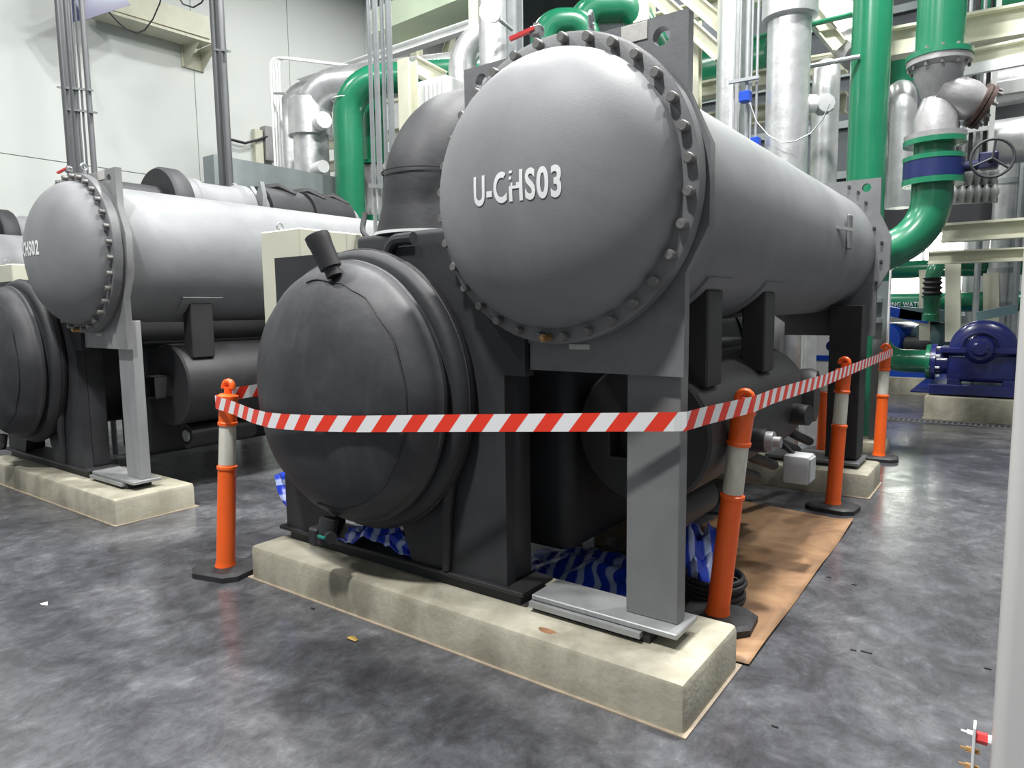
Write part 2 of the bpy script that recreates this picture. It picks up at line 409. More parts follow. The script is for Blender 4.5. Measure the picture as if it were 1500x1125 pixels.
# rear end of the condenser
oct_r = [(x*1.0, z) for x, z in [(-1.67, 1.243), (-.955, 1.243), (-.955, 1.62), (-.868, 1.79), (-.868, 2.05), (-.955, 2.24), (-.955, 2.52), (-2.03, 2.52), (-2.03, 1.62), (-1.67, 1.35)]]
tr_ = obj('tube_plate', plate(B(), [oct_r, circle(-1.06, 2.45, .034)[::-1], circle(-1.93, 2.45, .034)[::-1]], 6.39, 6.435), M['cond_plate'], ch)
for xx, zz in ((-.93, 2.0), (-.93, 1.85), (-.96, 1.68), (-1.12, 2.42), (-1.19, 2.47), (-1.06, 2.33), (-.99, 2.12)):
    obj('bolt', cyl(B(), (xx, 6.375, zz), (xx, 6.39, zz), .012, n=8), M['dark'], tr_)
obj('flange_ring', lathe(B(), [(0, .50), (0, .59), (.085, .59), (.085, .50)], (CX, 6.435, CZ), (0, 1, 0), 64), M['cond_plate'], ch)
obj('water_box', lathe(B(), dome_prof(.53, .295, 0, 0), (CX, 6.52, CZ), (0, 1, 0), 64, (False, False)), M['cond'], ch, smooth=60)
# sensor stub and lug on the shell flank
obj('sensor_stub', bar(B(), (-.99, 4.86, 2.0), (-.93, 5.16, 2.0), .018, .02), M['plastic_box'], ch)
obj('shell_lug', box(B(), -.975, 5.2, 1.88, -.955, 5.3, 2.11, .006), M['cond_plate'], ch)
for yy in (2.98, 3.83):
    bmq = B(); vv_ = []
    for rr_ in (.519, .533):
        for k in range(9):
            a = math.radians(-38-5*k)
            vv_.append([bmq.verts.new((CX+rr_*math.cos(a), y_, CZ+rr_*math.sin(a))) for y_ in (yy-.07, yy+.27)])
    for k in range(8):
        i0, i1, o0, o1 = vv_[k], vv_[k+1], vv_[9+k], vv_[10+k]
        for f in ((o0[0], o1[0], o1[1], o0[1]), (i0[0], i1[0], i1[1], i0[1]), (i0[0], i1[0], o1[0], o0[0]), (i0[1], i1[1], o1[1], o0[1])): bmq.faces.new(f)
    bmq.faces.new((vv_[0][0], vv_[0][1], vv_[9][1], vv_[9][0])); bmq.faces.new((vv_[8][0], vv_[8][1], vv_[17][1], vv_[17][0]))
    obj('saddle_plate', bmq, M['cond'], ch)
    obj('support_post', box(B(), -1.23, yy, 1.14, -1.104, yy+.19, 1.575, .008), M['black2'], ch)
# condenser front legs with base plate
obj('leg', box(B(), -1.238, 2.467, .262, -1.014, 2.54, 1.45, .004), M['leg'], ch)
obj('base_plate', box(B(), -1.655, 2.39, .238, -.985, 2.6, .262, .004), M['galv'], ch, label='pale grey steel foot plate')
sh = B(); box(sh, -1.655, 2.40, .188, -1.10, 2.58, .238); 
obj('shim', sh, M['dark'], ch)
obj('shim', box(B(), -1.655, 2.37, .212, -1.13, 2.4, .236), M['galv'], ch, label='thin pale packing strip')
obj('leg', box(B(), -1.238, 6.08, .255, -1.0, 6.35, 1.5, .006), M['black2'], ch, label='black rear leg under the condenser')
obj('base_plate', box(B(), -1.7, 6.0, .215, -.97, 6.4, .24, .004), M['cond_plate'], ch)
obj('shim', box(B(), -1.68, 6.02, .189, -1.0, 6.38, .215), M['dark'], ch)
# evaporator
obj('evaporator_shell', lathe(B(), [(0, .60), (3.9, .60)], (EX, 2.47, EZ), (0, 1, 0), 80), M['black'], ch)
ep = [(-3.385, .262), (-3.0, .262), (-2.93, .45), (-2.45, .47), (-2.38, .262), (-1.79, .262), (-1.79, 1.215), (-1.68, 1.215), (-1.68, 1.80), (-3.385, 1.80)]
obj('tube_plate', plate(B(), [ep], 2.395, 2.46), M['black'], ch, label='black insulated tube plate')
# the plate runs as thicker boxed legs below, and a ridge along its right bottom
obj('leg', box(B(), -2.08, 2.46, .262, -1.79, 2.60, 1.3, .02, 2), M['black'], ch, label='black box leg beneath the insulated plate')
obj('leg', box(B(), -3.385, 2.46, .262, -3.1, 2.60, 1.0, .02, 2), M['black'], ch, label='black box leg at the left of the evaporator')
rd = B(); tube(rd, [(-2.03, 2.40, 1.2), (-2.06, 2.375, .9), (-2.12, 2.37, .55), (-2.14, 2.385, .27)], [.015, .028, .03, .02], 10)
obj('insulation_fold', rd, M['black'], ch)
obj('insulation_collar', lathe(B(), [(0, .60), (0, .655), (.012, .675), (.035, .69), (.075, .697), (.105, .687), (.12, .655), (.125, .6)], (EX, 2.28, EZ), (0, 1, 0), 80, (False, False)), M['black'], ch, smooth=60)
hb = lathe(B(), [(0, .655), (.05, .65), (.07, .60), (.085, .597), (.088, .632), (.094, .642), (.112, .640), (.122, .624)] + [(.10+.28*math.sin(a), .626*math.cos(a)) for a in [PI/2*k/22 for k in range(2, 22)]] + [(.38, 0)], (EX, 2.34, EZ), (0, -1, 0), 96, (False, False))
for v in hb.verts:
    k = noise.noise(v.co*2.4)*.012 + noise.noise(v.co*7)*.004
    d = V3(v.co.x-EX, v.co.y-2.5, v.co.z-EZ).normalized(); v.co += d*k
hd = obj('evaporator_head', hb, M['foam_head'], ch, smooth=50)
def ev_y(r):                      # front surface of the head at radius r
    return 2.34 - (.10+.28*math.sqrt(max(0, 1-(r/.626)**2)))
sm = B(); pts = []
for k in range(46):
    a = math.radians(100-4.4*k); r = .54+.012*noise.noise(V3(k*.35, 0, 0)); pts.append(V3(EX+r*math.cos(a), ev_y(r)-.002, EZ+r*math.sin(a)))
tube(sm, pts, [.005+.003*noise.noise(V3(k*.9, 5, 1)) for k in range(len(pts))], 5)
obj('glued_seam', sm, M['rubber'], hd)
sm = B(); pts = []
for k in range(60):
    a = math.radians(125-4.2*k); pts.append(V3(EX+.694*math.cos(a), 2.335, EZ+.694*math.sin(a)))
tube(sm, pts, .005, 5); obj('collar_cord', sm, M['rubber'], ch)
# capped nozzle on the head, drain valve below
nz = B(); lathe(nz, [(0, .036), (.04, .036), (.04, .05), (.15, .053), (.17, .057), (.2, .057), (.205, .05)], (-2.525, 2.10, 1.66), (-.36, -.16, .9), 24)
obj('capped_nozzle', nz, M['black2'], ch)
dv = B(); cyl(dv, (-2.66, 2.12, .50), (-2.67, 2.10, .38), .045, n=18); cyl(dv, (-2.72, 2.13, .42), (-2.6, 2.08, .42), .03, n=14); box(dv, -2.74, 2.05, .37, -2.68, 2.12, .46, .01)
obj('drain_valve', dv, M['black2'], ch)
obj('valve_tag', box(B(), -2.66, 2.045, .425, -2.61, 2.055, .435), mat('green_valve_tag', (.02, .25, .2), .4), ch, label='small green tag')
# evaporator steel base
obj('base_rail', box(B(), -3.43, 2.372, .242, -1.69, 2.62, .262, .003), M['black2'], ch)
obj('shim', box(B(), -3.36, 2.40, .188, -1.72, 2.6, .242), M['dark'], ch)
obj('leg', box(B(), -3.35, 6.1, .24, -1.9, 6.35, 1.2, .01), M['black2'], ch, label='black rear skirt under the evaporator')
obj('base_plate', box(B(), -3.4, 6.0, .189, -1.85, 6.4, .24), M['black2'], ch)
lathe_b = lathe(B(), dome_prof(.62, .3, .1, 0), (EX, 6.37, EZ), (0, 1, 0), 48, (False, False))
obj('evaporator_head', lathe_b, M['black'], ch, smooth=60)
# suction box, elbow and compressor
obj('suction_box', box(B(), -2.80, 2.47, 1.62, -2.15, 3.1, 1.885, .03, 3), M['black'], ch)
obj('light_gap_strip', lathe(B(), [(0, .262), (.014, .262)], (-2.54, 2.72, 1.884), (0, 0, 1), 48), M['white'], ch, label='white strip standing in for light shining under the elbow')  # white disc imitates the line of light between box and elbow
ex, ey = -2.54, 2.72
path = bend([(ex, ey, 1.895), (ex, ey, 2.5), (ex, 3.66, 2.5)], .46, 20)
rad = [.235 if p.z < 1.93 else (.225 if p.z < 2.0 else .215) for p in path]
elb = obj('suction_elbow', tube(B(), [path[0], path[0]+V3(0, 0, .05), path[0]+V3(0, 0, .12)]+path[1:], [.25, .24, .222]+[.215]*(len(path)-1), 48), M['black'], ch, smooth=60)
obj('elbow_seam', lathe(B(), [(0, .21), (0, .2168), (.004, .2168), (.004, .21)], (ex, ey, 2.2), (0, 0, 1), 48, (False, False)), M['rubber'], elb)
obj('suction_flange', lathe(B(), [(0, .2), (0, .38), (.03, .4), (.16, .4), (.19, .38), (.19, .2)], (ex, 3.5, 2.5), (0, 1, 0), 48), M['black'], ch, smooth=50)
cp = obj('compressor', lathe(B(), [(0, .27), (.12, .285), (.14, .3), (.2, .3), (.22, .27), (.62, .27), (.66, .3), (.74, .3), (.78, .26), (1.5, .26), (1.54, .3), (1.64, .3), (1.68, .24), (2.2, .22), (2.3, .14), (2.3, 0)], (ex, 3.68, 2.54), (0, 1, 0), 40), M['cond'], ch)
lg = B(); plate(lg, [[(ex-.32, 2.5), (ex+.32, 2.5), (ex+.34, 2.72), (ex+.3, 2.86), (ex+.22, 2.72), (ex+.12, 2.83), (ex-.1, 2.83), (ex-.2, 2.9), (ex-.3, 2.86)], circle(ex-.23, 2.82, .03, 12)[::-1]], 4.45, 4.5)
obj('lifting_lug', lg, M['cond'], cp)
obj('insulation_jacket', lathe(B(), [(0, .31), (.5, .31), (.5, .28), (.56, .28), (.56, .32), (1.15, .3), (1.15, .2)], (ex, 4.6, 2.55), (0, 1, 0), 36), M['black'], ch)
for yy, zz in ((4.75, 2.86), (5.15, 2.86), (5.5, 2.84)):
    ts = B(); tube(ts, [(ex-.2, yy-.1, zz-.08), (ex-.1, yy, zz), (ex+.08, yy+.1, zz+.02), (ex+.2, yy+.22, zz-.06)], [.03, .05, .045, .02], 8); obj('loose_insulation_flap', ts, M['rubber'], ch)
# oil separator
sx, sz = -1.385, .915
sp = obj('oil_separator', lathe(B(), [(0, 0), (0, .32), (.015, .335), (1.7, .335), (1.73, .30), (1.75, 0)], (sx, 2.9, sz), (0, 1, 0), 56), M['black2'], ch)
fb = B()
for a_, b_, c_, d_ in ((-1.48, .82, -1.47, 1.0), (-1.32, .82, -1.31, 1.0), (-1.48, .82, -1.31, .83), (-1.48, .99, -1.31, 1.0)): box(fb, a_, 2.76, b_, c_, 2.905, d_)
box(fb, -1.47, 2.86, .83, -1.32, 2.905, .99)
obj('square_nozzle', fb, M['black2'], sp)
obj('oil_pot', lathe(B(), [(.02, 0), (.02, .07), (0, .07), (0, .105), (.6, .105), (.62, 0)], (-1.37, 3.02, .475), (0, 1, 0), 28), M['black2'], ch)
obj('oil_pot_cover', lathe(B(), [(0, .055), (.01, .05), (.012, 0)], (-1.38, 3.03, .475), (0, -1, 0), 20), M['conduit'], ch, label='small pale round plate in the pot end')
sg = B(); cyl(sg, (-1.15, 3.5, .83), (-.985, 3.5, .83), .06, n=20); obj('sight_port', sg, M['black2'], ch)
sg = B(); lathe(sg, [(0, .05), (.035, .05), (.035, .028), (.07, .028)], (-.985, 3.5, .83), (1, 0, 0), 16); obj('sight_port_cap', sg, M['strainer'], ch, label='bare grey metal cap')
sd = B(); lathe(sd, [(0, .1), (.24, .1), (.24, .17), (.3, .175), (.34, .16), (.34, .0)], (-1.345, 4.62, .93), (1, .1, 0), 28); obj('discharge_port', sd, M['black2'], ch)
sd = B(); lathe(sd, [(0, .065), (.1, .06), (.1, .0)], (-1.06, 4.28, .86), (1, -.2, 0), 24); obj('side_stub', sd, M['black2'], ch)
jb = B(); box(jb, -1.04, 4.02, .50, -.90, 4.17, .66, .014, 2); j = obj('junction_box', jb, M['plastic_box'], ch, label='light grey junction box hanging low')
obj('box_lid', box(B(), -.905, 4.03, .51, -.893, 4.16, .65, .006), M['plastic_box'], j)
obj('box_bracket', bar(B(), (-1.0, 4.1, .65), (-1.16, 4.1, .8), .04, .02), M['black2'], ch)
bm_ = B()
for yy in (3.9, 4.3, 4.9, 5.3): tube(bm_, bend([(-1.75, yy, .95), (-1.35, yy+.1, .55), (-1.3, yy+.5, .42)], .2, 6), .035, 10)
obj('oil_piping', bm_, M['black2'], ch)
obj('dark_block', box(B(), -2.2, 2.86, .27, -1.74, 5.8, 1.25, .08, 3), M['dark'], ch)  # black block added to keep the space under the shells dark
cl_h = B(); tube(cl_h, bend([(-2.62, 2.37, 1.66), (-2.60, 2.36, 1.83), (-2.45, 2.36, 1.84)], .05, 6), [.03]*9, 8) if False else tube(cl_h, bend([(-2.47, 2.385, 1.72), (-2.47, 2.385, 1.835), (-2.30, 2.385, 1.835)], .08, 6), .03, 10)
obj('insulation_bracket', cl_h, M['black'], ch)
# control cabinet
cb = obj('control_cabinet', box(B(), -3.69, 2.52, 1.29, -3.32, 3.2, 1.975, .008), M['cream'], ch)
obj('cabinet_seam', box(B(), -3.325, 2.86, 1.3, -3.317, 2.865, 1.97), M['sticker'], cb)
ce_ = B(); torus(ce_, (-3.55, 2.56, 2.0), .02, .006, (1, 0, 0), 14, 6); obj('lifting_eye', ce_, M['conduit'], cb)
# flexible conduits from the conduit drop
obj('flexible_hose', tube(B(), bend([(-3.30, 3.0, 2.1), (-3.28, 2.95, 1.98), (-2.9, 2.9, 1.75)], .1, 6), .017, 8), M['rubber'], ch)

# second chiller: copy with its own lettering; third one farther left
ch2 = copy_tree(ch); ch2.location.x += DX
tag(ch2, 'left water chiller, grey dome lettered U-CHS02, beyond the posts and tape', 'chiller')
for c in ch2.children:
    if c.name.startswith('water_box') and c.children:
        c.children[0].data = None if False else mesh_of('lettering', text_mesh('U-CHS02', .42, .105, -1.585, 1.975, cond_surf, .035), M['white'], 60)
        l2 = c.children[0]; l2.data.transform(Matrix.Translation(-ORG[ch]))
    if c.name.startswith('leg') and c.get('label') is None and c.location.length < 1e-6:
        pass
def recolor(o, m):
    o.data = o.data.copy(); o.data.materials[0] = m
l = [c for c in ch2.children if c.name.startswith('leg')]
recolor(l[0], M['galv']); l[0]['label'] = 'bright weathered grey steel leg'
for c in ch2.children:
    if c.name.startswith('tube_plate'): recolor(c, mat('pale_worn_plate_paint', (.26, .265, .265), .4, .1, .3, 3, .05, 60, (1, 1, .3)) if c.get('label') is None else M['black']); 
ch3 = copy_tree(ch2, skip=('bolt', 'sticker', 'vent_valve', 'drain_plug', 'lettering', 'junction_box', 'shell_lug', 'sensor_stub')); ch3.location.x += DX
tag(ch3, 'farthest water chiller at the left edge, mostly hidden behind the U-CHS02 chiller', 'chiller')

# ------------------------------------------------------------------ bollards and tape
def bollard(base, top, label, detail=True, rot=0.0):
    base = Vector(base); top = Vector(top)
    t = thing('delineator_post', base, label, 'bollard', 'orange delineator posts')
    L = 1.04; d = (top-base-V3(0, 0, .03)).normalized(); o = base+V3(0, 0, .03)
    ca, sa = math.cos(rot), math.sin(rot)
    poly = [(-.2, -.1), (-.13, -.165), (.13, -.165), (.2, -.1), (.2, .1), (.13, .165), (-.13, .165), (-.2, .1)]
    poly = [(base.x+(ca*x-sa*y)*.85, base.y+(sa*x+ca*y)*.85) for x, y in poly]
    bb = prism_z(B(), poly, base.z, base.z+.03); prism_z(bb, poly, base.z+.03, base.z+.045, .12)
    obj('rubber_base', bb, M['rubber'], t)
    low = lathe(B(), [(0, .062), (.03, .055), (.05, .052), (.58, .05), (.585, .056), (.6, .056), (.605, .048), (.61, .048)], o, d, 28)
    obj('lower_tube', low, M['orange'], t)
    obj('reflective_sleeve', lathe(B(), [(.6, .0475), (.84, .046), (.845, .04)], o, d, 28), M['band'], t, label='worn white sleeve')
    obj('upper_tube', lathe(B(), [(.835, .046), (.837, .054), (.852, .055), (.858, .049), (.975, .052), (.985, .058), (1.005, .058), (1.015, .045), (1.02, 0)], o, d, 28), M['orange'], t)
    kb = B(); c = o+d*1.02
    s, u = V3(ca, sa, 0), d
    cyl(kb, c-d*.01, c+d*.035, .022, n=14)
    pts = [c+d*.03+s*(.03*math.cos(a))+u*(.03*math.sin(a)+.005) for a in [PI*(-.1+1.2*k/8) for k in range(9)]]
    tube(kb, pts, .018, 10)
    obj('tape_hook', kb, M['orange'], t)
    return t
P1, P2, P3, P4 = V3(-3.645, 2.15, 0), V3(-1.085, 3.12, .008), V3(-1.04, 5.43, 0), V3(-1.03, 7.45, 0)
bollard(P1, (-3.60, 2.2, 1.04), 'orange and white post at the left, beside the end of the near plinth', rot=.25)
bollard(P2, (-.985, 3.12, 1.05), 'nearest orange and white post, standing on the brown board', rot=.1)
bollard(P3, (-1.005, 5.46, 1.04), 'orange and white post by the rear plinth, just behind the board', rot=-.1)
bollard(P4, (-1.02, 7.5, 1.04), 'farthest orange and white post, behind the rear plinth', rot=.1)
bollard(atz(1204, 664, 0), atz(1204, 664, 0)+V3(0, 0, 1.04), 'small distant orange post seen under the chiller', rot=0)

def tape_mesh(bm, pts, h, tw=None):
    uvl = bm.loops.layers.uv.verify(); L = 0; prev = None; pv = None
    for i, p in enumerate(pts):
        p = Vector(p); t = (Vector(pts[min(i+1, len(pts)-1)])-Vector(pts[max(0, i-1)])).normalized()
        u = V3(0, 0, 1); a = tw[i] if tw else 0
        side = t.cross(u).normalized(); up = (u*math.cos(a)+side*math.sin(a))
        v0 = bm.verts.new(p-up*h/2); v1 = bm.verts.new(p+up*h/2)
        if pv is not None:
            L0 = L; L += (p-pv).length
            f = bm.faces.new((prev[0], v0, v1, prev[1]))
            for lp, uv in zip(f.loops, ((L0, 0), (L, 0), (L, 1), (L0, 1))): lp[uvl].uv = (uv[0], -uv[1]*.055)
        prev = (v0, v1); pv = p
    return bm
def dense(pts, n=10, sag=0):
    out = []
    for a, b_ in zip(pts, pts[1:]):
        a, b_ = Vector(a), Vector(b_)
        for k in range(n): 
            t = k/n; p = a.lerp(b_, t); p.z -= sag*4*t*(1-t); out.append(p)
    out.append(Vector(pts[-1])); return out
tp_ = [(-3.62, 2.26, 1.0), (-3.665, 2.17, 1.0), (-3.61, 2.125, 1.003), (-3.35, 2.07, .997), (-3.05, 1.985, .99), (-2.85, 1.938, .992), (-2.7, 1.928, .998), (-2.5, 1.932, 1.008), (-2.3, 1.985, 1.015),
       (-1.9, 2.12, 1.034), (-1.012, 2.405, 1.077), (-.975, 2.43, 1.079), (-.965, 2.6, 1.078), (-.925, 3.06, 1.07), (-.925, 3.15, 1.07), (-.935, 3.4, 1.068), (-.94, 4.5, 1.045), (-.945, 5.4, 1.045), (-.945, 5.55, 1.045), (-.965, 7.4, 1.04), (-.97, 7.6, 1.04), (-1.3, 8.9, 1.02)]
tm = tape_mesh(B(), dense(tp_, 6), .0725)
tape = obj('barrier_tape', tm, M['tape'], None, 'red and white striped barrier tape strung round the nearest chiller from post to post', 'tape')
tape.data.polygons.foreach_set('use_smooth', [False]*len(tape.data.polygons))
tm = tape_mesh(B(), dense([(-3.56, 2.2, 1.045), (-3.60, 2.4, 1.045), (-3.5, 3.0, 1.06), (-3.5, 3.8, 1.08), (-3.52, 6.6, 1.1)], 6), .07, None)
t2 = obj('barrier_tape', tm, M['tape'], None, 'short visible run of red and white tape going back from the left post', 'tape')
t2.data.polygons.foreach_set('use_smooth', [False]*len(t2.data.polygons))

# ------------------------------------------------------------------ floor clutter
bd = B(); n1, n2 = 16, 24; g = []
cA, cB_, cC_, cD_ = V3(-.835, 2.80, 0), V3(-.85, 5.17, 0), V3(-1.66, 5.27, 0), V3(-1.75, 2.84, 0)
for i in range(n1+1):
    row = []
    for j in range(n2+1):
        p = cA.lerp(cD_, i/n1).lerp(cB_.lerp(cC_, i/n1), j/n2)
        row.append(bd.verts.new((p.x, p.y, .0022+.0012*(noise.noise(p*1.7)+1)+(.03*max(0, 1-i/3)**2*max(0, (j/n2-.75)*2)) + (.012*max(0, 1-i/2)**2*(.5+.5*math.sin(j*.6))))))
    g.append(row)
for i in range(n1):
    for j in range(n2): bd.faces.new((g[i][j], g[i+1][j], g[i+1][j+1], g[i][j+1]))
ob = obj('brown_board', bd, M['board'], None, 'stained brown board laid on the floor beside the nearest chiller', 'board')
md = ob.modifiers.new('thickness', 'SOLIDIFY'); md.thickness = .002; md.offset = 1

def crumple(c, size, seed, label, rot=0):
    bm = B(); n = 26; uvl = bm.loops.layers.uv.verify(); g = []
    ca, sa = math.cos(rot), math.sin(rot)
    for i in range(n+1):
        row = []
        for j in range(n+1):
            u, v = i/n*2-1, j/n*2-1; r = math.hypot(u, v)
            q = V3(u*2.3, v*2.3, seed)
            h = max(0, 1-r*r*.72)**.7*(.7+.6*noise.noise(q)) + .22*abs(noise.noise(q*2.2)) + .1*abs(noise.noise(q*5))
            x = u*size[0]*(1+.25*noise.noise(q*1.3+V3(4, 0, 0))); y = v*size[1]*(1+.25*noise.noise(q*1.3+V3(0, 7, 0)))
            row.append(bm.verts.new((c[0]+ca*x-sa*y, c[1]+sa*x+ca*y, c[2]+max(.004, h*size[2]))))
        g.append(row)
    for i in range(n):
        for j in range(n):
            f = bm.faces.new((g[i][j], g[i+1][j], g[i+1][j+1], g[i][j+1]))
            for lp, (a, b_) in zip(f.loops, ((i, j), (i+1, j), (i+1, j+1), (i, j+1))): lp[uvl].uv = (a/n*size[0]*2.6, b/n*size[1]*2.6) if False else (a/n*size[0]*2.6, b_/n*size[1]*2.6)
    o = obj('striped_sheet', bm, M['tarp'], None, label, 'plastic sheet', 'crumpled blue striped sheets', smooth=50)
    mm = o.modifiers.new('thickness', 'SOLIDIFY'); mm.thickness = .002; mm.offset = 1
    return o
crumple((-1.42, 3.66, .009), (.2, .36, .26), 2.0, 'crumpled blue and white sheet heaped on the board behind the near leg', .3)
crumple((-1.9, 3.25, .0), (.34, .3, .13), 5.0, 'crumpled blue sheet under the chiller to the left of the near leg', .2)
crumple((-2.66, 2.475, .262), (.24, .08, .13), 8.0, 'blue sheet pushed through the gap beneath the big black dome', .1)
fg = B(); uvl = fg.loops.layers.uv.verify(); g = []
for i in range(9):
    row = []
    for j in range(9):
        u, v = i/8, j/8; x_ = -3.455-.2*u*(1-v)**1.1; z_ = .57-.30*v-.07*u*(1-v)
        row.append(fg.verts.new((x_, 2.50+.03*math.sin(u*9+v*4)*u, z_)))
    g.append(row)
for i in range(8):
    for j in range(8):
        f = fg.faces.new((g[i][j], g[i+1][j], g[i+1][j+1], g[i][j+1]))
        for lp, (a, b_) in zip(f.loops, ((i, j), (i+1, j), (i+1, j+1), (i, j+1))): lp[uvl].uv = (b_*.04, a*.03)
fo = obj('striped_sheet', fg, M['tarp'], None, 'corner of blue striped sheet poking out at the left of the big black dome', 'plastic sheet', 'crumpled blue striped sheets'); fo.modifiers.new('t', 'SOLIDIFY').thickness = .002

hs = thing('coiled_hose', (-1.20, 3.38, .008), 'coil of black hose lying on the board behind the nearest post', 'hose')
for k in range(5):
    obj('hose_turn', torus(B(), (-1.20+.006*(k % 2), 3.38, .024+.026*k), .15-.006*(k % 3), .0135, (0, 0, 1), 32, 8), M['rubber'], hs)
pl = thing('timber_pallet', (-2.0, 4.05, 0), 'low timber frame lying in the dark under the chiller', 'pallet')
for k in range(4): obj('block', box(B(), -2.0+k*.19-.3, 3.75, 0, -1.93+k*.19-.3, 3.82, .22, .004), M['wood'], pl)
obj('plank', box(B(), -2.35, 3.73, .08, -1.62, 3.75, .17, .003), M['wood'], pl)
obj('plank', box(B(), -2.35, 3.82, .08, -1.62, 3.84, .17, .003), M['wood'], pl)
lf = B(); c = atz(515, 936, .003)
a = [lf.verts.new(c+V3(*p)) for p in ((-.035, 0, 0), (-.01, -.014, .006), (.03, -.008, .001), (.04, .006, .004), (.005, .016, .01), (-.02, .012, .004))]
lf.faces.new(a); obj('dry_leaf', lf, mat('yellow_leaf', (.45, .3, .07), .6), None, 'small yellow brown scrap of leaf on the floor before the plinth', 'leaf').modifiers.new('t', 'SOLIDIFY').thickness = .001
lf = B(); c = atz(65, 885, .003)
a = [lf.verts.new(c+V3(*p)) for p in ((-.03, -.01, 0), (.01, -.016, .004), (.03, .004, .001), (.0, .016, .008))]
lf.faces.new(a); obj('paper_scrap', lf, M['white'], None, 'tiny white scrap on the floor at the left', 'scrap').modifiers.new('t', 'SOLIDIFY').thickness = .001
for i, (px_, py_, lab) in enumerate(((1250, 953, 'black speck of debris, left of a pair'), (1269, 956, 'longer black splinter of debris, right of a pair'), (1214, 846, 'black crumb of debris near the board edge'), (1447, 980, 'black crumb of debris near the white column'), (1251, 857, 'small dark crumb between board and column'), (1135, 1065, 'small black crumb in the foreground right of the plinth corner'), (458, 892, 'black chip on the floor before the plinth'))):
    c = atz(px_, py_, 0); w = .012 if i != 1 else .022
    obj('debris_chip', box(B(), c.x-w, c.y-.004, .0005, c.x+w, c.y+.004, .006, .001), M['rubber'], None, lab, 'debris', 'dark chips on the floor')
wbk = B(); box(wbk, -1.55, 7.52, 0, -.99, 7.85, .15, .02, 2); obj('concrete_block', wbk, M['concrete'], None, 'low concrete pad behind the farthest post base', 'plinth')
# column at the right with earth bar
cl = B(); box(cl, .001, 1.86, 0, .36, 2.22, 10.5, .03, 3); cobj = struct('trim_1', cl, M['column']); 
cobj['label'] = 'white square steel column at the right edge'
eb_ = thing('earth_bar', (-.045, 1.86, .3), 'vertical copper earthing bar on red insulators beside the white column', 'busbar')
bx = atz(1430, 1062, .56)
def atyz(px_, py_): return at(px_, py_, 1.90)
p0 = atyz(1429, 1061); p1 = atyz(1421, 1140)
obj('bar', box(B(), p0.x-.004, 1.88, p0.z-.42, p0.x+.002, 1.92, p0.z, .001), M['white'], eb_, label='pale flat metal bar')
for dz in (-.03, -.135, -.33):
    obj('insulator', cyl(B(), (p0.x, 1.9, p0.z+dz), (-.006, 1.9, p0.z+dz), .014, n=6), M['red'], eb_, label='red standoff insulator')
    obj('washer', cyl(B(), (-.006, 1.9, p0.z+dz), (.002, 1.9, p0.z+dz), .012, n=10), M['white'], eb_)
for k in range(9):
    z = p0.z-.025-k*.042
    bo = B(); cyl(bo, (p0.x-.016, 1.9, z), (p0.x+.012, 1.9, z), .0065, n=6); cyl(bo, (p0.x-.028, 1.9, z), (p0.x-.016, 1.9, z), .003, n=6)
    obj('terminal_bolt', bo, M['brass'] if k else M['white'], eb_)

# ------------------------------------------------------------------ background: left wall steel and conduits
rb = obj('runway_beam', bar(B(), atx(130, -8, -13.6), atx(300, 44, -13.6), .35, .42), M['beam'], None, 'cream runway beam end high along the white wall', 'beam')
obj('lower_flange', bar(B(), atx(130, 16, -13.6), atx(300, 66, -13.6), .5, .05), M['beam'], rb)
P = atx(292, 72, -13.7); obj('bracket_plate', box(B(), -14, P.y-.24, P.z-.34, -13.95, P.y+.24, P.z+.1, .006), M['beam'], rb)
for q_ in (-.2, .16): 
    gb_ = B(); vs_ = [gb_.verts.new((x_, P.y+q_+o_, z_)) for o_ in (0, .04) for x_, z_ in ((-13.95, P.z+.1), (-13.42, P.z+.1), (-13.42, P.z+.02), (-13.95, P.z-.34))]
    for f in ((0, 1, 2, 3), (7, 6, 5, 4), (0, 4, 5, 1), (1, 5, 6, 2), (2, 6, 7, 3), (3, 7, 4, 0)): gb_.faces.new([vs_[k] for k in f])
    obj('bracket_gusset', gb_, M['beam'], rb)
obj('crane_girder', bar(B(), atx(100, 6, -12.6), atx(170, -14, -12.9), .3, .5), M['blue'], None, 'blue crane girder at the top left', 'girder')
obj('hanging_cable', tube(B(), [at(a_, b_, 6) for a_, b_ in ((160, 18), (172, 32), (185, 43), (200, 49), (212, 44), (224, 28), (234, 5), (240, -20))], .012, 6), M['rubber'], None, 'black cable sagging in a loop by the cream beam', 'cable')
obj('hanging_cable', tube(B(), [at(a_, b_, 6) for a_, b_ in ((258, -10), (268, 6), (283, 11), (295, 4), (302, -8))], .012, 6), M['rubber'], None, 'short black cable loop at the top edge', 'cable')
cg = thing('conduit_run', at(105, 300, 3.4)*1 , 'bundle of vertical steel conduits rising behind the U-CHS02 dome', 'conduit')
def vpipe(px_, py0, Y, w, ztop, m, parent=None, zlow=None, **k):
    p = at(px_, py0, Y); r = wid(w, p)/2
    return obj(k.pop('name', 'conduit'), cyl(B(), (p.x, p.y, p.z if zlow is None else zlow), (p.x, p.y, ztop), r, n=20), m, parent, **k)
for px_, w in ((104, 11), (115, 9), (121, 3), (127, 3), (137, 8)): vpipe(px_, 235, 3.4, w, 7, M['conduit_dark'], cg, 0)
a_, b_ = at(86, 128, 3.4), at(134, 132, 3.4); obj('clamp_strut', bar(B(), a_, b_, .04, .02), M['conduit'], cg)
a_, b_ = at(100, 160, 3.4), at(140, 165, 3.4); obj('clamp_strut', bar(B(), a_, b_, .04, .02), M['conduit'], cg)
P = atx(388, 205, -13.7)
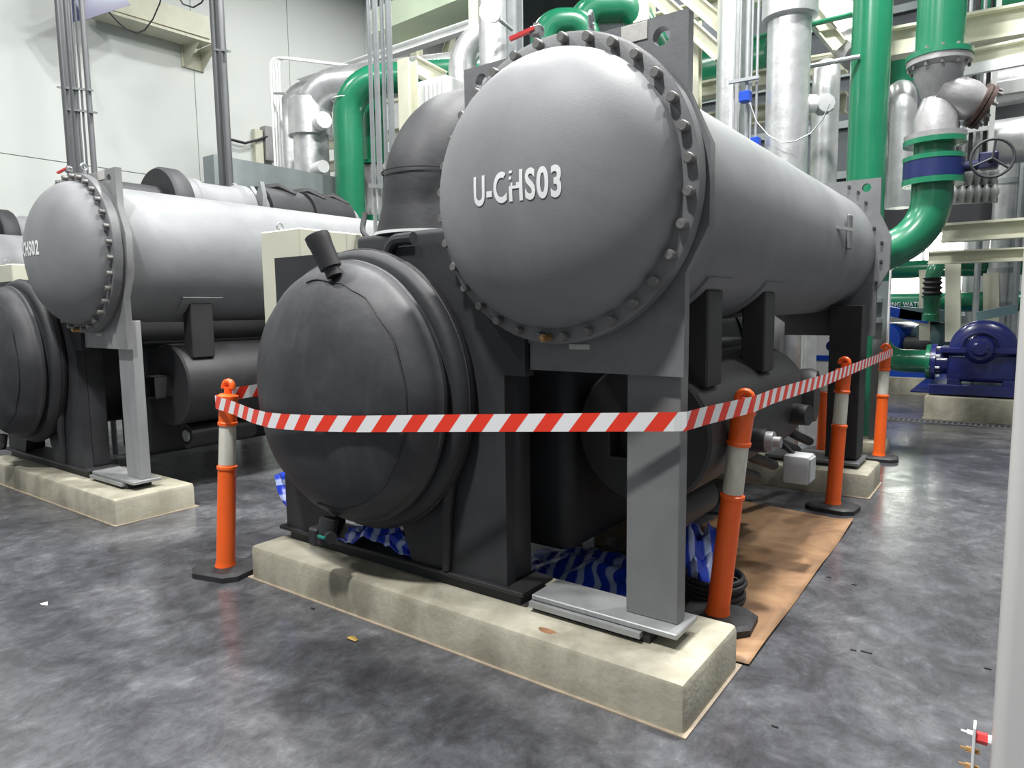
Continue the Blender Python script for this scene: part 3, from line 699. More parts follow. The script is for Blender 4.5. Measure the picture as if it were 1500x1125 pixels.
ws = thing('wall_box', (-13.98, P.y, P.z-.3), 'cream fixture and grey back box on the white wall beside the white conduits', 'box')
obj('post', box(B(), -14, P.y-.12, P.z-2.2, -13.88, P.y+.08, P.z+.25), M['cream'], ws)
obj('socket_box', box(B(), -14, P.y+.1, P.z-.4, -13.8, P.y+.38, P.z+.35, .01), M['strainer'], ws)
obj('cable', tube(B(), [(-13.86, P.y-.75, P.z-.1), (-13.85, P.y-.4, P.z-.12), (-13.82, P.y-.1, P.z), (-13.82, P.y+.15, P.z+.12)], .03, 6), M['rubber'], ws)
cg = thing('conduit_run', at(330, 300, 4.9), 'pair of vertical steel conduits above the left chiller', 'conduit')
for px_, w in ((325, 11), (335, 10)): vpipe(px_, 235, 4.9, w, 9, M['conduit_dark'], cg, 2.9)
obj('clamp_strut', bar(B(), at(316, 73, 4.88), at(336, 75, 4.88), .04, .02), M['conduit'], cg)
a_, b_ = at(306, 250, 5.2), at(306, 250, 5.2)+V3(0, 3.2, 0)
obj('cable_trunking', bar(B(), a_, b_, .25, .38), M['grey_sheet'], None, 'grey steel cable trunking running back above the left chiller', 'trunking')
cg = thing('conduit_run', at(565, 300, 3.35)+V3(0, 0, -1.9), 'bright vertical conduits dropping to the nearest chiller beside its black elbow', 'conduit')
for px_, w in ((549, 6), (558, 8), (568, 6), (577, 9)):
    p = at(px_, 300, 3.3); obj('conduit', cyl(B(), (p.x, p.y, 1.99), (p.x, p.y, 7), wid(w, p)/2, n=16), M['conduit'], cg)
obj('clamp_strut', bar(B(), at(543, 272, 3.27), at(582, 276, 3.27), .04, .025), M['conduit'], cg)
obj('down_leg', cyl(B(), (-3.46, 3.3, 0), (-3.46, 3.3, 2.05), .03, n=16), M['conduit'], cg)
# white conduit bundle with bend by the wall
cg = thing('conduit_run', at(408, 260, 7.2), 'four white conduits bending over beside the silver pipes', 'conduit')
for k in range(4):
    p = at(404+k*4, 260, 7.2+.05*k); t = at(404+k*4, 80, 7.2+.05*k); t.x, t.y = p.x, p.y
    obj('conduit', tube(B(), bend([(p.x, p.y, 2.2), t, t+V3(.5, 1.4, .1)], .15, 5), .018, 8), M['white'], cg)
obj('clamp_strut', bar(B(), at(402, 137, 7.15), at(418, 137, 7.15), .04, .03), M['conduit'], cg)

def pipe(name, pts, r, m, label, cat, R=None, n=28, parent=None, group=None):
    return obj(name, tube(B(), bend(pts, R or r*2.2, 10), r, n), m, parent, label, cat, group)
# silver and green pipes beyond the left chiller
p = at(458, 260, 7.4); r = wid(50, p)/2; zt = at(458, 128, 7.4).z
sv = pipe('insulated_pipe', [(p.x, p.y, 0), (p.x, p.y, zt), (p.x+2.5, p.y+.9, zt)], r, M['silver'], 'silver clad pipe curving over, in front of its twin beside the green pipes', 'pipe', r*2)
zs = at(458, 200, 7.4).z; obj('cladding_sleeve', lathe(B(), [(0, r), (0, r*1.25), (.55, r*1.22), (.6, r)], (p.x, p.y, zs), (0, 0, 1), 28), M['silver'], sv)
obj('nozzle', cyl(B(), (p.x+r*.8, p.y-.05, zs+.15), (p.x+r*1.9, p.y-.15, zs+.15), r*.45, n=14), M['white'], sv)
zs2 = at(458, 262, 7.4).z; obj('nozzle', cyl(B(), (p.x+r*.6, p.y-.1, zs2+.1), (p.x+r*1.9, p.y-.2, zs2+.1), r*.35, n=14), M['white'], sv)
p = at(428, 260, 8.4); r = wid(36, p)/2; zt = at(428, 138, 8.4).z
pipe('insulated_pipe', [(p.x, p.y, 0), (p.x, p.y, zt), (p.x+2.5, p.y+.9, zt)], r, M['silver'], 'rear silver clad pipe curving over behind the front one', 'pipe', r*2)
p = at(514, 300, 7.0); r = wid(43, p)/2; zt = at(514, 118, 7.0).z
pg = pipe('green_pipe', [(p.x, p.y, 0), (p.x, p.y, zt), (p.x+2.4, p.y+1.2, zt)], r, M['green'], 'front green pipe with hooked top rising behind the left chiller', 'pipe', r*2.4)
obj('weld_bead', lathe(B(), [(0, r*1.0), (0, r*1.02), (.012, r*1.02), (.012, r)], (p.x, p.y, at(514, 146, 7.0).z), (0, 0, 1), 28, (False, False)), M['white'], pg)
p = at(549, 245, 7.6); r = wid(34, p)/2; zt = at(549, 112, 7.6).z; zf = at(549, 243, 7.6).z
pg = pipe('green_pipe', [(p.x, p.y, zf), (p.x, p.y, zt), (p.x+2.4, p.y+1.2, zt)], r, M['green'], 'rear green pipe with hooked top ending in a flange above a grey strainer', 'pipe', r*2.4)
obj('flange', lathe(B(), [(0, r), (0, r*1.45), (.05, r*1.45), (.05, r)], (p.x, p.y, zf), (0, 0, 1), 28), M['green'], pg)
obj('weld_bead', lathe(B(), [(0, r*1.0), (0, r*1.02), (.012, r*1.02), (.012, r)], (p.x, p.y, at(549, 135, 7.6).z), (0, 0, 1), 28, (False, False)), M['white'], pg)
st = obj('pipe_strainer', lathe(B(), [(0, r*.2), (0, r*1.2), (.05, r*1.2), (.2, r*.9), (.45, r*.85), (.7, r*1.2), (.75, r*1.2)], (p.x, p.y, zf-.76), (0, 0, 1), 24), M['strainer'], None, 'grey cast strainer under the rear green pipe', 'strainer')
obj('screen_leg', cyl(B(), (p.x, p.y, zf-.35), (p.x+.42, p.y-.1, zf-.1), r*.6, n=16), M['strainer'], st)
obj('green_pipe', lathe(B(), [(0, r), (zf-.86, r), (zf-.86, r*1.5), (zf-.77, r*1.5)], (p.x, p.y, 0), (0, 0, 1), 24), M['green'], None, 'green pipe stub with flange below the grey strainer', 'pipe')
# support steel in the middle distance
def beam(a, b, w, h, label, m='beam', cat='beam', name='steel_beam', group='cream steel frame members'):
    """I section"""
    a, b = Vector(a), Vector(b); bm = B(); d = (b-a).normalized()
    u = V3(0, 0, 1) if abs(d.z) < .95 else V3(0, 1, 0); s = d.cross(u).normalized(); u = s.cross(d).normalized(); t = min(w, h)*.14
    bar(bm, a, b, t, h-2*t, u); bar(bm, a+u*(h-t)/2, b+u*(h-t)/2, w, t, u); bar(bm, a-u*(h-t)/2, b-u*(h-t)/2, w, t, u)
    return obj(name, bm, M[m], None, label, cat, group)
Yb = 8.8
beam(at(440, 122, Yb), at(690, 38, Yb), .16, .14, 'long white beam slanting over the green pipe hooks', 'white')
c = at(597, 95, 6.2); beam((c.x, c.y, 0), (c.x, c.y, c.z+.05), .17, .17, 'short cream column standing just left of the silver bend')
obj('duct', bar(B(), at(566, 42, 9.5), at(740, -28, 9.5), .75, .42), M['fill'], None, 'broad pale green box duct rising to the top edge over the green hooks', 'duct')
for i, yy in enumerate((150, 205, 238)):
    beam(at(470, yy+8, 10.2), at(660, yy-20, 10.2), .14, .2, ('upper', 'middle', 'lower')[i]+' cream rack beam behind the silver and green pipes')
beam(at(610, 10, 11), at(610, 180, 11), .18, .18, 'cream post behind the slanting beam, left of the silver bend')
beam(at(675, 0, 10), at(632, 165, 10), .12, .14, 'green cream diagonal brace left of the bright glare disc')
beam(at(606, 95, 6.6), at(650, 118, 6.9), .14, .2, 'cream bracket arm from the short cream column')
c = at(638, 136, 6.6); eq = thing('junction_cabinet', (c.x, c.y, c.z-.2), 'white vented cabinet peeping over the black elbow', 'cabinet')
obj('body', box(B(), c.x-.32, c.y-.15, c.z-.35, c.x+.3, c.y+.25, c.z+.12, .01), M['white'], eq)
for k in range(5): obj('vent_slat', box(B(), c.x-.05+k*.07, c.y-.162, c.z-.3, c.x-.02+k*.07, c.y-.15, c.z+.05), M['plastic_box'], eq)
obj('gauge', cyl(B(), (c.x-.2, c.y-.17, c.z-.02), (c.x-.2, c.y-.15, c.z-.02), .05, n=16), M['plastic_box'], eq)
# silver bend, bright column and added glare disc left of the big dome
p = at(678, 150, 6.9); r = wid(40, p)/2; zt = at(680, 50, 6.9).z
pipe('insulated_pipe', [(p.x, p.y, 1.0), (p.x, p.y, zt), (p.x+.55, p.y+.5, zt+.05)], r, M['silver'], 'silver clad bend next to the upper left corner of the big tube plate', 'pipe', r*2.6)
p = at(722, 80, 6.4); r = wid(40, p)/2
pipe('insulated_pipe', [(p.x, p.y, 0), (p.x, p.y, 10.3)], r, M['silver'], 'tall shiny silver pipe behind the bright glare disc', 'pipe')
p = at(752, 60, 6.6); beam((p.x, p.y, 0), (p.x, p.y, 10.3), .16, .16, 'grey column just right of the bright glare disc', 'conduit')
p = at(697, 40, 8.2); beam((p.x, p.y, 0), (p.x, p.y, 10.3), .16, .12, 'slim cream column behind the silver bend')
c = at(719, 17, 5.9)
lp = thing('glare_disc', c, 'round glowing disc standing in for a glare on the silver pipe, left of the green bends', 'glare disc')  # added glowing disc imitates the round glare on the silver pipe
obj('disc_back', lathe(B(), [(0, .09), (.1, .09), (.16, .05), (.2, .02)], c+V3(0, .02, 0), (-.55, .8, .25), 24), M['plastic_box'], lp)
obj('lens', lathe(B(), [(0, .0), (.0, .06), (.02, .095), (.05, .1)], c-V3(0, .03, 0), (-.55, .8, .25), 24), M['glow'], lp)  # glowing face of the added disc
obj('disc_arm', tube(B(), [c+V3(-.05, .2, 0), c+V3(-.1, .5, 0)], .02, 8), M['conduit'], lp)
# green bends above the condenser
for q, (x0, ty, w, lab) in enumerate(((796, 34, 40, 'left green bend arching above the vent valve'), (851, 14, 44, 'right green bend arching above the big tube plate'))):
    Y = 7.2+.5*q; p = at(x0, 70, Y); r = wid(w, p)/2; t = at(x0, ty, Y)
    pipe('green_pipe', [(p.x, p.y, 2.0), (p.x, p.y, t.z), (p.x+.42+.1*q, p.y+.3, t.z), (p.x+.46+.3*q, p.y+.33+.2*q, t.z-1.0+.5*q)], r, M['green'], lab, 'pipe', r*1.35)
p = at(944, 20, 8); beam((p.x, p.y, 0), (p.x, p.y, 10.3), .2, .2, 'cream column behind the big tube plate top edge')
beam(at(955, -12, 7.6), at(1058, 82, 7.6), .14, .16, 'cream diagonal brace right of the big tube plate, lower')
beam(at(985, -25, 7.8), at(1085, 60, 7.8), .14, .16, 'cream diagonal brace right of the big tube plate, upper')
beam(at(955, 35, 9.8), at(1260, -45, 9.8), .2, .22, 'cream beam crossing the top behind the tube plate corner')
beam(at(1018, 135, 9.6), at(1240, 92, 9.6), .2, .2, 'cream beam behind the silver pipes over the shell')
beam(at(1018, 30, 8.0), at(1018, 170, 8.0), .12, .12, 'thin cream upright at the tube plate corner')
beam(at(1010, 185, 10), at(1240, 150, 10), .2, .25, 'lower cream beam behind the silver pipes over the shell')
obj('green_line', tube(B(), [at(1000, 78, 8.6), at(1060, 66, 8.6), at(1275, 15, 8.6)], .03, 8), M['green'], None, 'thin green pipe passing behind the silver pipes', 'pipe')
wgp = obj('wide_green_pipe', tube(B(), [at(1000, 118, 10), at(1130, 88, 10)], .35, 24), M['green'], None, 'large dark green pipe seen behind the first silver pipe', 'pipe')
q_ = at(1060, 100, 10); obj('hanger_rod', cyl(B(), q_, (q_.x, q_.y, 10.4), .015, n=6), M['conduit'], wgp)
# silver risers above the shell
def riser(px_, w, Y, label, sleeve=None):
    p = at(px_, 120, Y); r = wid(w, p)/2
    o = pipe('insulated_pipe', [(p.x, p.y, 0), (p.x, p.y, 10.3)], r, M['silver'], label, 'pipe')
    if sleeve:
        z = at(px_, sleeve[0], Y).z; obj('cladding_sleeve', lathe(B(), [(0, r), (.02, r*sleeve[1]), (1.6, r*sleeve[1]), (1.62, r)], (p.x, p.y, z), (0, 0, 1), 36), M['silver'], o)
    return o, p, r
riser(1075, 50, 7.6, 'silver clad riser with conduits strapped on, nearest the tube plate')
o2, p, r = riser(1154, 60, 7.2, 'thick silver clad riser with a wider top sleeve', (32, 1.28))
z = at(1180, 148, 7.2).z
q0 = V3(p.x, p.y, z); dd = V3(.81, .59, 0)
obj('nozzle', cyl(B(), q0+dd*r*.8, q0+dd*r*1.35, .085, n=18), M['white'], o2)
obj('probe', cyl(B(), q0+dd*r*1.3, q0+dd*r*1.8, .03, n=10), M['plastic_box'], o2)
q1 = q0+dd*r*1.85
obj('sensor_head', lathe(B(), [(-.1, .05), (-.08, .095), (.0, .1), (.04, .085), (.05, .0)], q1, (.5, -.8, 0), 10), M['plastic_box'], o2)
sc = [at(a_, b_, 6.9) for a_, b_ in ((1215, 152), (1205, 175), (1188, 195), (1165, 207), (1145, 209), (1125, 198), (1108, 178), (1098, 150))]
obj('sensor_cable', tube(B(), sc, .006, 6), M['conduit'], o2)
p = at(1209, 150, 8.4); r = wid(38, p)/2; zt = at(1209, 98, 8.4).z
pipe('insulated_pipe', [(p.x, p.y, 0), (p.x, p.y, zt), (p.x-.3, p.y+1.5, zt+.1)], r, M['silver'], 'slimmer silver clad riser beside the tall green pipe', 'pipe', r*2)
cg = thing('conduit_run', at(1084, 190, 7.1), 'slim conduits with a blue junction box on the first silver riser', 'conduit')
for px_, w in ((1074, 3), (1082, 3), (1093, 7), (1099, 3), (1107, 4)): vpipe(px_, 190, 7.15, w, 7.5, M['conduit'], cg, 2.3)
obj('clamp_strut', bar(B(), at(1068, 121, 7.1), at(1112, 113, 7.1), .04, .03), M['conduit'], cg)
P = at(1092, 142, 7.05); obj('blue_box', box(B(), P.x-.05, P.y-.05, P.z-.05, P.x+.05, P.y+.05, P.z+.05, .006), M['blue2'], cg, label='blue junction box')
P = at(1107, 208, 7.05); obj('blue_box', box(B(), P.x-.04, P.y-.05, P.z-.04, P.x+.04, P.y+.05, P.z+.04, .006), M['blue2'], cg, label='blue junction box')
pipe('insulated_pipe', [at(1180, -20, 9.2), at(1265, 75, 8.9)], .24, M['silver'], 'slanting silver duct at the top behind the tall green pipe', 'duct')
beam(at(1180, 5, 8.7), at(1232, 68, 8.7), .12, .16, 'cream diagonal brace left of the tall green pipe')
obj('conduit', tube(B(), [at(1185, 97, 7.8), at(1260, 83, 7.8)], .025, 8), M['conduit'], None, 'thin level conduit meeting the tall green pipe', 'conduit')
# tall green pipe and green strainer line
p = at(1274, 120, 8.0); r = wid(53, p)/2
pipe('green_pipe', [(p.x, p.y, 0), (p.x, p.y, 10.3)], r, M['green'], 'tall straight green pipe rising behind the rear tube plate', 'pipe')
Y = 7.35
def axis(py_, dx=0): return at(1378+dx, py_, Y)
top = at(1378, 40, Y); r = wid(63, top)/2; cx_, cy_ = top.x, top.y
zc = lambda v: at(1372, v, Y).z
z88, z205, z240, z262, z330 = zc(88), zc(205), zc(236), zc(262), zc(318)
pg = obj('green_pipe', lathe(B(), [(0, r), (0, r*1.38), (.045, r*1.38), (.045, r), (6, r)], (cx_, cy_, z88), (0, 0, 1), 36), M['green'], None, 'green pipe with flange above the grey strainer at the upper right', 'pipe')
for k in range(12):
    a = 2*PI*k/12+.2; obj('bolt', cyl(B(), (cx_+r*1.22*math.cos(a), cy_+r*1.22*math.sin(a), z88-.09), (cx_+r*1.22*math.cos(a), cy_+r*1.22*math.sin(a), z88+.07), .014, n=6), M['bolt'], pg)
hh = z88-z205
ys = obj('y_strainer', lathe(B(), [(0, r*1.3), (.045, r*1.3), (.05, r*.95), (hh*.28, r*.92), (hh*.52, r*.62), (hh*.78, r*1.0), (hh-.08, r*1.05), (hh-.05, r*1.34), (hh, r*1.34)], (cx_, cy_, z205), (0, 0, 1), 36), M['strainer'], None, 'grey cast Y strainer between green flanges at the upper right', 'strainer')
a_ = V3(cx_, cy_, z205+hh*.62); d_ = V3(.82, .3, -.42).normalized()
obj('screen_leg', lathe(B(), [(0, r*.8), (.12, r*.9), (.26, r*.92), (.36, r*.72)], a_, d_, 28), M['strainer'], ys)
obj('screen_cover', lathe(B(), [(0, r*.3), (0, r*1.0), (.03, r*1.0), (.035, r*.9), (.045, r*1.0), (.075, r*1.0), (.075, r*.5)], a_+d_*.34, d_, 28), mat('rusty_cover', (.06, .038, .032), .5, .3, .4, 20), ys, label='rusty bolted cover')
s_, u_ = frame_of(d_)
for k in range(10):
    q_ = a_+d_*.40+s_*(r*.85*math.cos(k*.628))+u_*(r*.85*math.sin(k*.628)); obj('bolt', cyl(B(), q_, q_+d_*.06, .016, n=6), M['bolt'], ys)
pg = obj('pipe_spool', lathe(B(), [(0, r*.9), (0, r*1.3), (.04, r*1.3), (.05, r*.86), (z205-z240-.05, r*.86), (z205-z240-.045, r*1.32), (z205-z240, r*1.32), (z205-z240, r)], (cx_, cy_, z240), (0, 0, 1), 36), M['green'], None, 'short green flanged spool under the grey strainer', 'pipe')
bv = obj('butterfly_valve', lathe(B(), [(0, r*.8), (0, r*1.28), (z240-z262, r*1.28), (z240-z262, r*.8)], (cx_, cy_, z262), (0, 0, 1), 36), M['valve_navy'], None, 'dark blue butterfly valve with handwheel clamped between green flanges', 'valve')
zm = (z240+z262)/2
gh = V3(cx_+r*1.9, cy_-.05, zm)
obj('gear_neck', cyl(B(), (cx_+r*1.1, cy_, zm), gh, .045, n=12), M['gear'], bv)
obj('gear_box', box(B(), gh.x-.02, gh.y-.06, gh.z-.05, gh.x+.12, gh.y+.06, gh.z+.09, .012), M['gear'], bv)
hw = B(); hc = gh+V3(.08, -.12, .02); torus(hw, hc, .155, .012, (.25, -1, 0), 28, 8)
s_, u_ = frame_of(V3(.25, -1, 0))
for k in range(3):
    a = k*2.094+.4; tube(hw, [hc, hc+s_*.15*math.cos(a)+u_*.15*math.sin(a)], .01, 6)
cyl(hw, hc, gh+V3(.05, -.03, .02), .02, n=8)
obj('handwheel', hw, M['dark'], bv)
e0 = V3(cx_, cy_, z262); e1 = V3(cx_, cy_, z330-.25); e2 = V3(-1.50, 7.05, 1.72)
eb2 = obj('green_elbow', tube(B(), bend([e0, V3(cx_, cy_, z330-.12), e2], r*2.6, 16), r*.88, 36), M['green'], None, 'green elbow curving down into the rear end of the nearest chiller', 'pipe')
obj('flange', lathe(B(), [(0, r*.8), (0, r*1.3), (.05, r*1.3), (.05, r*.8)], (cx_, cy_, z262-.052), (0, 0, 1), 36), M['green'], eb2)

# ------------------------------------------------------------------ right background
beam(at(1296, 66, 8.9), ext(at(1296, 66, 8.9), at(1560, 20, 8.9)), .2, .3, 'wide pale green beam across the upper right, upper of two')
beam(at(1412, 92, 8.6), ext(at(1412, 92, 8.6), at(1560, 62, 8.6)), .16, .2, 'cream beam below the wide pale green one')
obj('pale_conduit', bar(B(), at(1412, 104, 8.5), ext(at(1412, 104, 8.5), at(1560, 76, 8.5)), .06, .1), M['white'], None, 'white flat duct under the cream beam at the upper right', 'duct')
beam(at(1180, 100, 10.4), at(1420, 62, 10.4), .2, .25, 'cream beam passing behind both tall green pipes')
beam(at(1380, 342, 9.0), ext(at(1380, 342, 9.0), at(1560, 330, 9.0)), .18, .2, 'cream level beam at mid height right of the green elbow')
beam(at(1360, 378, 9.6), ext(at(1360, 378, 9.6), at(1560, 370, 9.6)), .14, .15, 'thinner cream level beam under the mid height one')
# vertical cable ladder
cl_ = thing('cable_ladder', at(1455, 230, 10.0), 'white vertical cable ladder behind the handwheel and strainer', 'cable ladder')
for px_ in (1458, 1400):
    p = at(px_, 100, 10.0); obj('rail', box(B(), p.x-.025, p.y-.04, 2.9, p.x+.025, p.y+.04, 8.5), M['white'], cl_)
pa, pb = at(1400, 100, 10.0), at(1458, 100, 10.0)
for k in range(14): obj('rung', box(B(), pa.x, pa.y-.02, 3.1+k*.4, pb.x, pa.y+.02, 3.15+k*.4), M['white'], cl_)
for k in range(5):
    x_ = pa.x+(pb.x-pa.x)*(k+.7)/5.6; obj('cable', cyl(B(), (x_, pa.y+.04, 2.8), (x_, pa.y+.04, 8.6), .022, n=8), M['conduit'] if k % 2 else M['rubber'], cl_)
# insulated pipes at the right edge
p = at(1476, 260, 13.2); r = wid(33, p)/2; zt = at(1476, 196, 13.2).z
ip = pipe('insulated_pipe', [(p.x, p.y, 0), (p.x, p.y, zt), (p.x-.6, p.y+2.2, zt)], r, M['silver'], 'silver clad pipe with strap bands, beside the white column', 'pipe', r*2)
for v in (270, 330, 400, 450):
    z = at(1476, v, 13.2).z; obj('strap', lathe(B(), [(0, r), (0, r*1.08), (.08, r*1.08), (.08, r)], (p.x, p.y, z), (0, 0, 1), 24), M['conduit'], ip)
pipe('insulated_pipe', [at(1296, 232, 10.6), ext(at(1296, 232, 10.6), at(1560, 196, 10.6))], .27, M['silver'], 'level silver clad pipe passing behind the spool', 'pipe')
pipe('insulated_pipe', [at(1440, 140, 11.2), ext(at(1440, 140, 11.2), at(1570, 118, 11.2))], .3, M['strainer'], 'thick grey level pipe behind the cable ladder, lower', 'pipe')
pipe('insulated_pipe', [at(1440, 100, 11.6), ext(at(1440, 100, 11.6), at(1570, 82, 11.6))], .28, M['strainer'], 'thick grey level pipe behind the cable ladder, upper', 'pipe')
p = at(1322, 180, 9.2); r = wid(36, p)/2; zt = at(1322, 130, 9.2).z
pipe('insulated_pipe', [(p.x, p.y, 2.6), (p.x, p.y, zt), (p.x-.5, p.y+1.6, zt+.1)], r, M['silver'], 'silver clad bend between the two tall green pipes', 'pipe', r*1.8)
pipe('green_pipe', [at(1322, 40, 9.6), at(1322, 118, 9.8)], .3, M['green'], 'bright green pipe end between the two tall green pipes', 'pipe')
pipe('green_pipe', [at(1440, 10, 11.5), ext(at(1440, 10, 11.5), at(1570, -10, 11.5))], .3, M['green'], 'dark green level pipe at the top right corner', 'pipe')
P = at(1480, 130, 10.2); obj('fluorescent_fitting', box(B(), P.x-.2, P.y-.1, P.z-.09, P.x+.6, P.y+.1, P.z+.09, .02), M['plastic_box'], None, 'long pale light fitting by the upper right edge', 'fitting')
c = at(1480, 158, 11.0); obj('black_duct', box(B(), c.x-.28, c.y, c.z-.16, c.x+.8, c.y+.3, c.z+.17, .02), M['dark'], None, 'black duct section at the right edge under the pale light fitting', 'duct')
# two rows of small valves
for row, (v0, lab) in enumerate(((262, 'upper'), (288, 'lower'))):
    tr0 = at(1392, v0+8, 9.94); tr1 = at(1462, v0+5, 9.94)
    rk = thing('valve_rack', tr0, lab+' row of small silver valves below the handwheel', 'valves')
    obj('rack_bar', bar(B(), tr0, tr1, .05, .05), M['grey_sheet'], rk)
    for k in range(6):
        q_ = tr0.lerp(tr1, (k+.5)/6)
        obj('small_valve', lathe(B(), [(0, .03), (.05, .035), (.09, .05), (.14, .05), (.17, .03), (.2, .015)], q_+V3(0, -.03, -.02), (0, -.2, 1), 10), M['strainer'], rk)
for i, (v, lab) in enumerate(((291, 'upper'), (300, 'lower'))):
    a_ = at(1294, v+1, 9.9); b_ = at(1338, v-2, 9.9)
    obj('pale_rail', bar(B(), a_, b_, .08, .07), M['white'], None, lab+' white level rail left of the green elbow', 'rail')
obj('dark_duct', box(B(), *at(1285, 345, 13.7), *(at(1500, 215, 13.7)+V3(.4, .25, 0))), M['dark'], None, 'dark wide duct behind the green elbow and handwheel', 'duct')
p = at(1432, 400, 12.6); obj('conduit', cyl(B(), (p.x, p.y, .3), (p.x, p.y, 2.6), .045, n=10), M['conduit'], None, 'short vertical conduit between the cream beams and the blue pump', 'conduit')
p = at(1496, 300, 13.0); obj('conduit', cyl(B(), (p.x, p.y, 0), (p.x, p.y, 5.5), .045, n=10), M['conduit'], None, 'vertical conduit close to the white column', 'conduit')
# distant green headers
for i, (v, w, x0, lab, lt) in enumerate(((392, 25, 1300, 'upper distant green header pipe behind the pumps', None), (440, 27, 1290, 'lower distant green header pipe with white lettering', 'COOLING WATER'))):
    a_ = at(x0, v+4, 14.2); b_ = at(1640, v-6, 14.2); r = wid(w, a_)/2
    b_ = V3(b_.x, a_.y, a_.z)
    gp = obj('green_header', cyl(B(), a_, b_, r, n=24), M['green'], None, lab, 'pipe')
    if lt:
        xl = at(1318, 440, 14.2).x
        obj('lettering', text_mesh(lt, .8, .09, xl, a_.z-.03, lambda x_, z_: a_.y-math.sqrt(max(0, r*r-(z_-a_.z)**2)), .02), M['white'], gp)
beam(at(1355, 395, 13.4), at(1355, 500, 13.4), .16, .16, 'cream post at the left of the distant bellows')
beam(at(1396, 385, 12.6), at(1396, 500, 12.6), .2, .2, 'pale post right of the distant bellows')
beam(at(1452, 400, 13.0), at(1452, 480, 13.0), .2, .2, 'pale post behind the straps of the silver pipe')
p = at(1366, 420, 12.9); r = wid(20, p)/2
gz = thing('green_riser', (p.x, p.y, .9), 'small green riser with black rubber bellows between the pumps', 'pipe')
zz = lambda v: at(1366, v, 12.9).z
obj('riser_pipe', tube(B(), bend([(p.x, p.y, zz(415)), (p.x, p.y, zz(385)), (p.x+.6, p.y+.9, zz(385))], r*2, 8), r, 18), M['green'], gz)
obj('bellows', lathe(B(), [(i_*.04, r*(1.35 if i_ % 2 else 1.0)) for i_ in range(8)], (p.x, p.y, zz(433)), (0, 0, 1), 18), M['rubber'], gz, label='black rubber bellows')
obj('lower_pipe', lathe(B(), [(0, r*1.2), (.1, r*1.2), (.12, r), (zz(433)-zz(470)-.05, r*1.1), (zz(433)-zz(470), r*1.4)], (p.x, p.y, zz(470)), (0, 0, 1), 18), M['green'], gz)

# ------------------------------------------------------------------ pumps
plinth(-.95, 10.5, 1.6, 12.9, .30, 'concrete plinth under the dark blue pump', 'concrete_plinth', None, .02)
plinth(-2.9, 13.2, -.1, 14.9, .28, 'low concrete plinth in the back under the bright blue motor', 'concrete_plinth', None, .02)
pc = at(1440, 512, 10.9); px0, pz0 = pc.x, pc.z
pm = thing('blue_pump', (px0, 10.95, .30), 'dark blue split case pump on a concrete plinth beside the white column', 'pump')
R_ = wid(43, pc)
obj('volute', lathe(B(), [(0, R_*.5), (.02, R_*.86), (.08, R_*.98), (.2, R_), (.34, R_*.98), (.4, R_*.86), (.42, R_*.5)], (px0, 10.75, pz0), (0, 1, 0), 48), M['blue'], pm, smooth=50)
obj('split_flange', box(B(), px0-R_*1.22, 10.68, pz0-.045, px0+R_*1.22, 11.24, pz0+.03, .012), M['blue'], pm)
obj('lower_casing', box(B(), px0-R_*1.0, 10.74, pz0-.42, px0+R_*1.0, 11.2, pz0-.04, .06, 3), M['blue'], pm)
bh = B(); lathe(bh, [(0, 0), (0, .07), (.04, .1), (.05, .14), (.12, .16), (.16, .2)], (px0-.02, 10.58, pz0+.02), (0, 1, 0), 28); obj('bearing_housing', bh, M['blue'], pm)
ar = B(); tube(ar, [(px0-.02+.21*math.cos(a), 10.7, pz0+.02+.21*math.sin(a)) for a in [PI*k/14 for k in range(15)]], .022, 8); obj('bearing_arch', ar, M['blue'], pm)
for s_ in (-1, 1): obj('foot', box(B(), px0+s_*.3-.07, 10.72, .44, px0+s_*.3+.07, 11.2, pz0-.38, .01), M['blue'], pm)
bf = B(); box(bf, px0-.57, 10.6, .32, px0+.75, 12.7, .45, .01); obj('base_frame', bf, M['blue'], pm)
obj('grout_pad', box(B(), px0-.8, 10.85, .30, px0+.76, 12.75, .325, .006), M['blue'], pm)
fx = at(1372, 530, 10.95); zf = fx.z; rf = wid(17, fx)
obj('inlet_pipe', cyl(B(), (fx.x, 10.95, zf), (px0-R_*.6, 10.95, zf), rf*1.02, n=28), M['blue'], pm)
obj('inlet_flange', lathe(B(), [(0, rf), (0, rf*1.55), (.06, rf*1.55), (.06, rf*.9)], (fx.x-.06, 10.95, zf), (1, 0, 0), 32), M['blue'], pm)
for k in range(8):
    a = k*PI/4+.3; q_ = V3(fx.x, 10.95+rf*1.3*math.cos(a), zf+rf*1.3*math.sin(a)); obj('bolt', cyl(B(), q_-V3(.09, 0, 0), q_+V3(.05, 0, 0), .018, n=6), M['white'], pm)
mo = B(); lathe(mo, [(0, .1), (.05, .3), (.95, .3), (1.0, .2)], (px0, 11.6, pz0-.02), (0, 1, 0), 28); obj('motor', mo, M['teal'], pm)
mt = B(); bar(mt, (px0-.12, 11.6, pz0+.42), (px0+.32, 11.62, pz0+.52), .45, .12); obj('terminal_box', mt, M['teal'], pm, label='grey green slanted terminal box')
gpipe = [(fx.x-.061, 10.95, zf), (fx.x-.75, 10.95, zf), (fx.x-.75, 10.95, 2.3)]
gg = obj('green_pipe', tube(B(), bend(gpipe, rf*2.4, 10), rf, 28), M['green'], None, 'green suction bend joining the dark blue pump', 'pipe')
obj('flange', lathe(B(), [(0, rf), (0, rf*1.5), (.05, rf*1.5), (.05, rf)], (fx.x-.115, 10.95, zf), (1, 0, 0), 28), M['green'], gg)
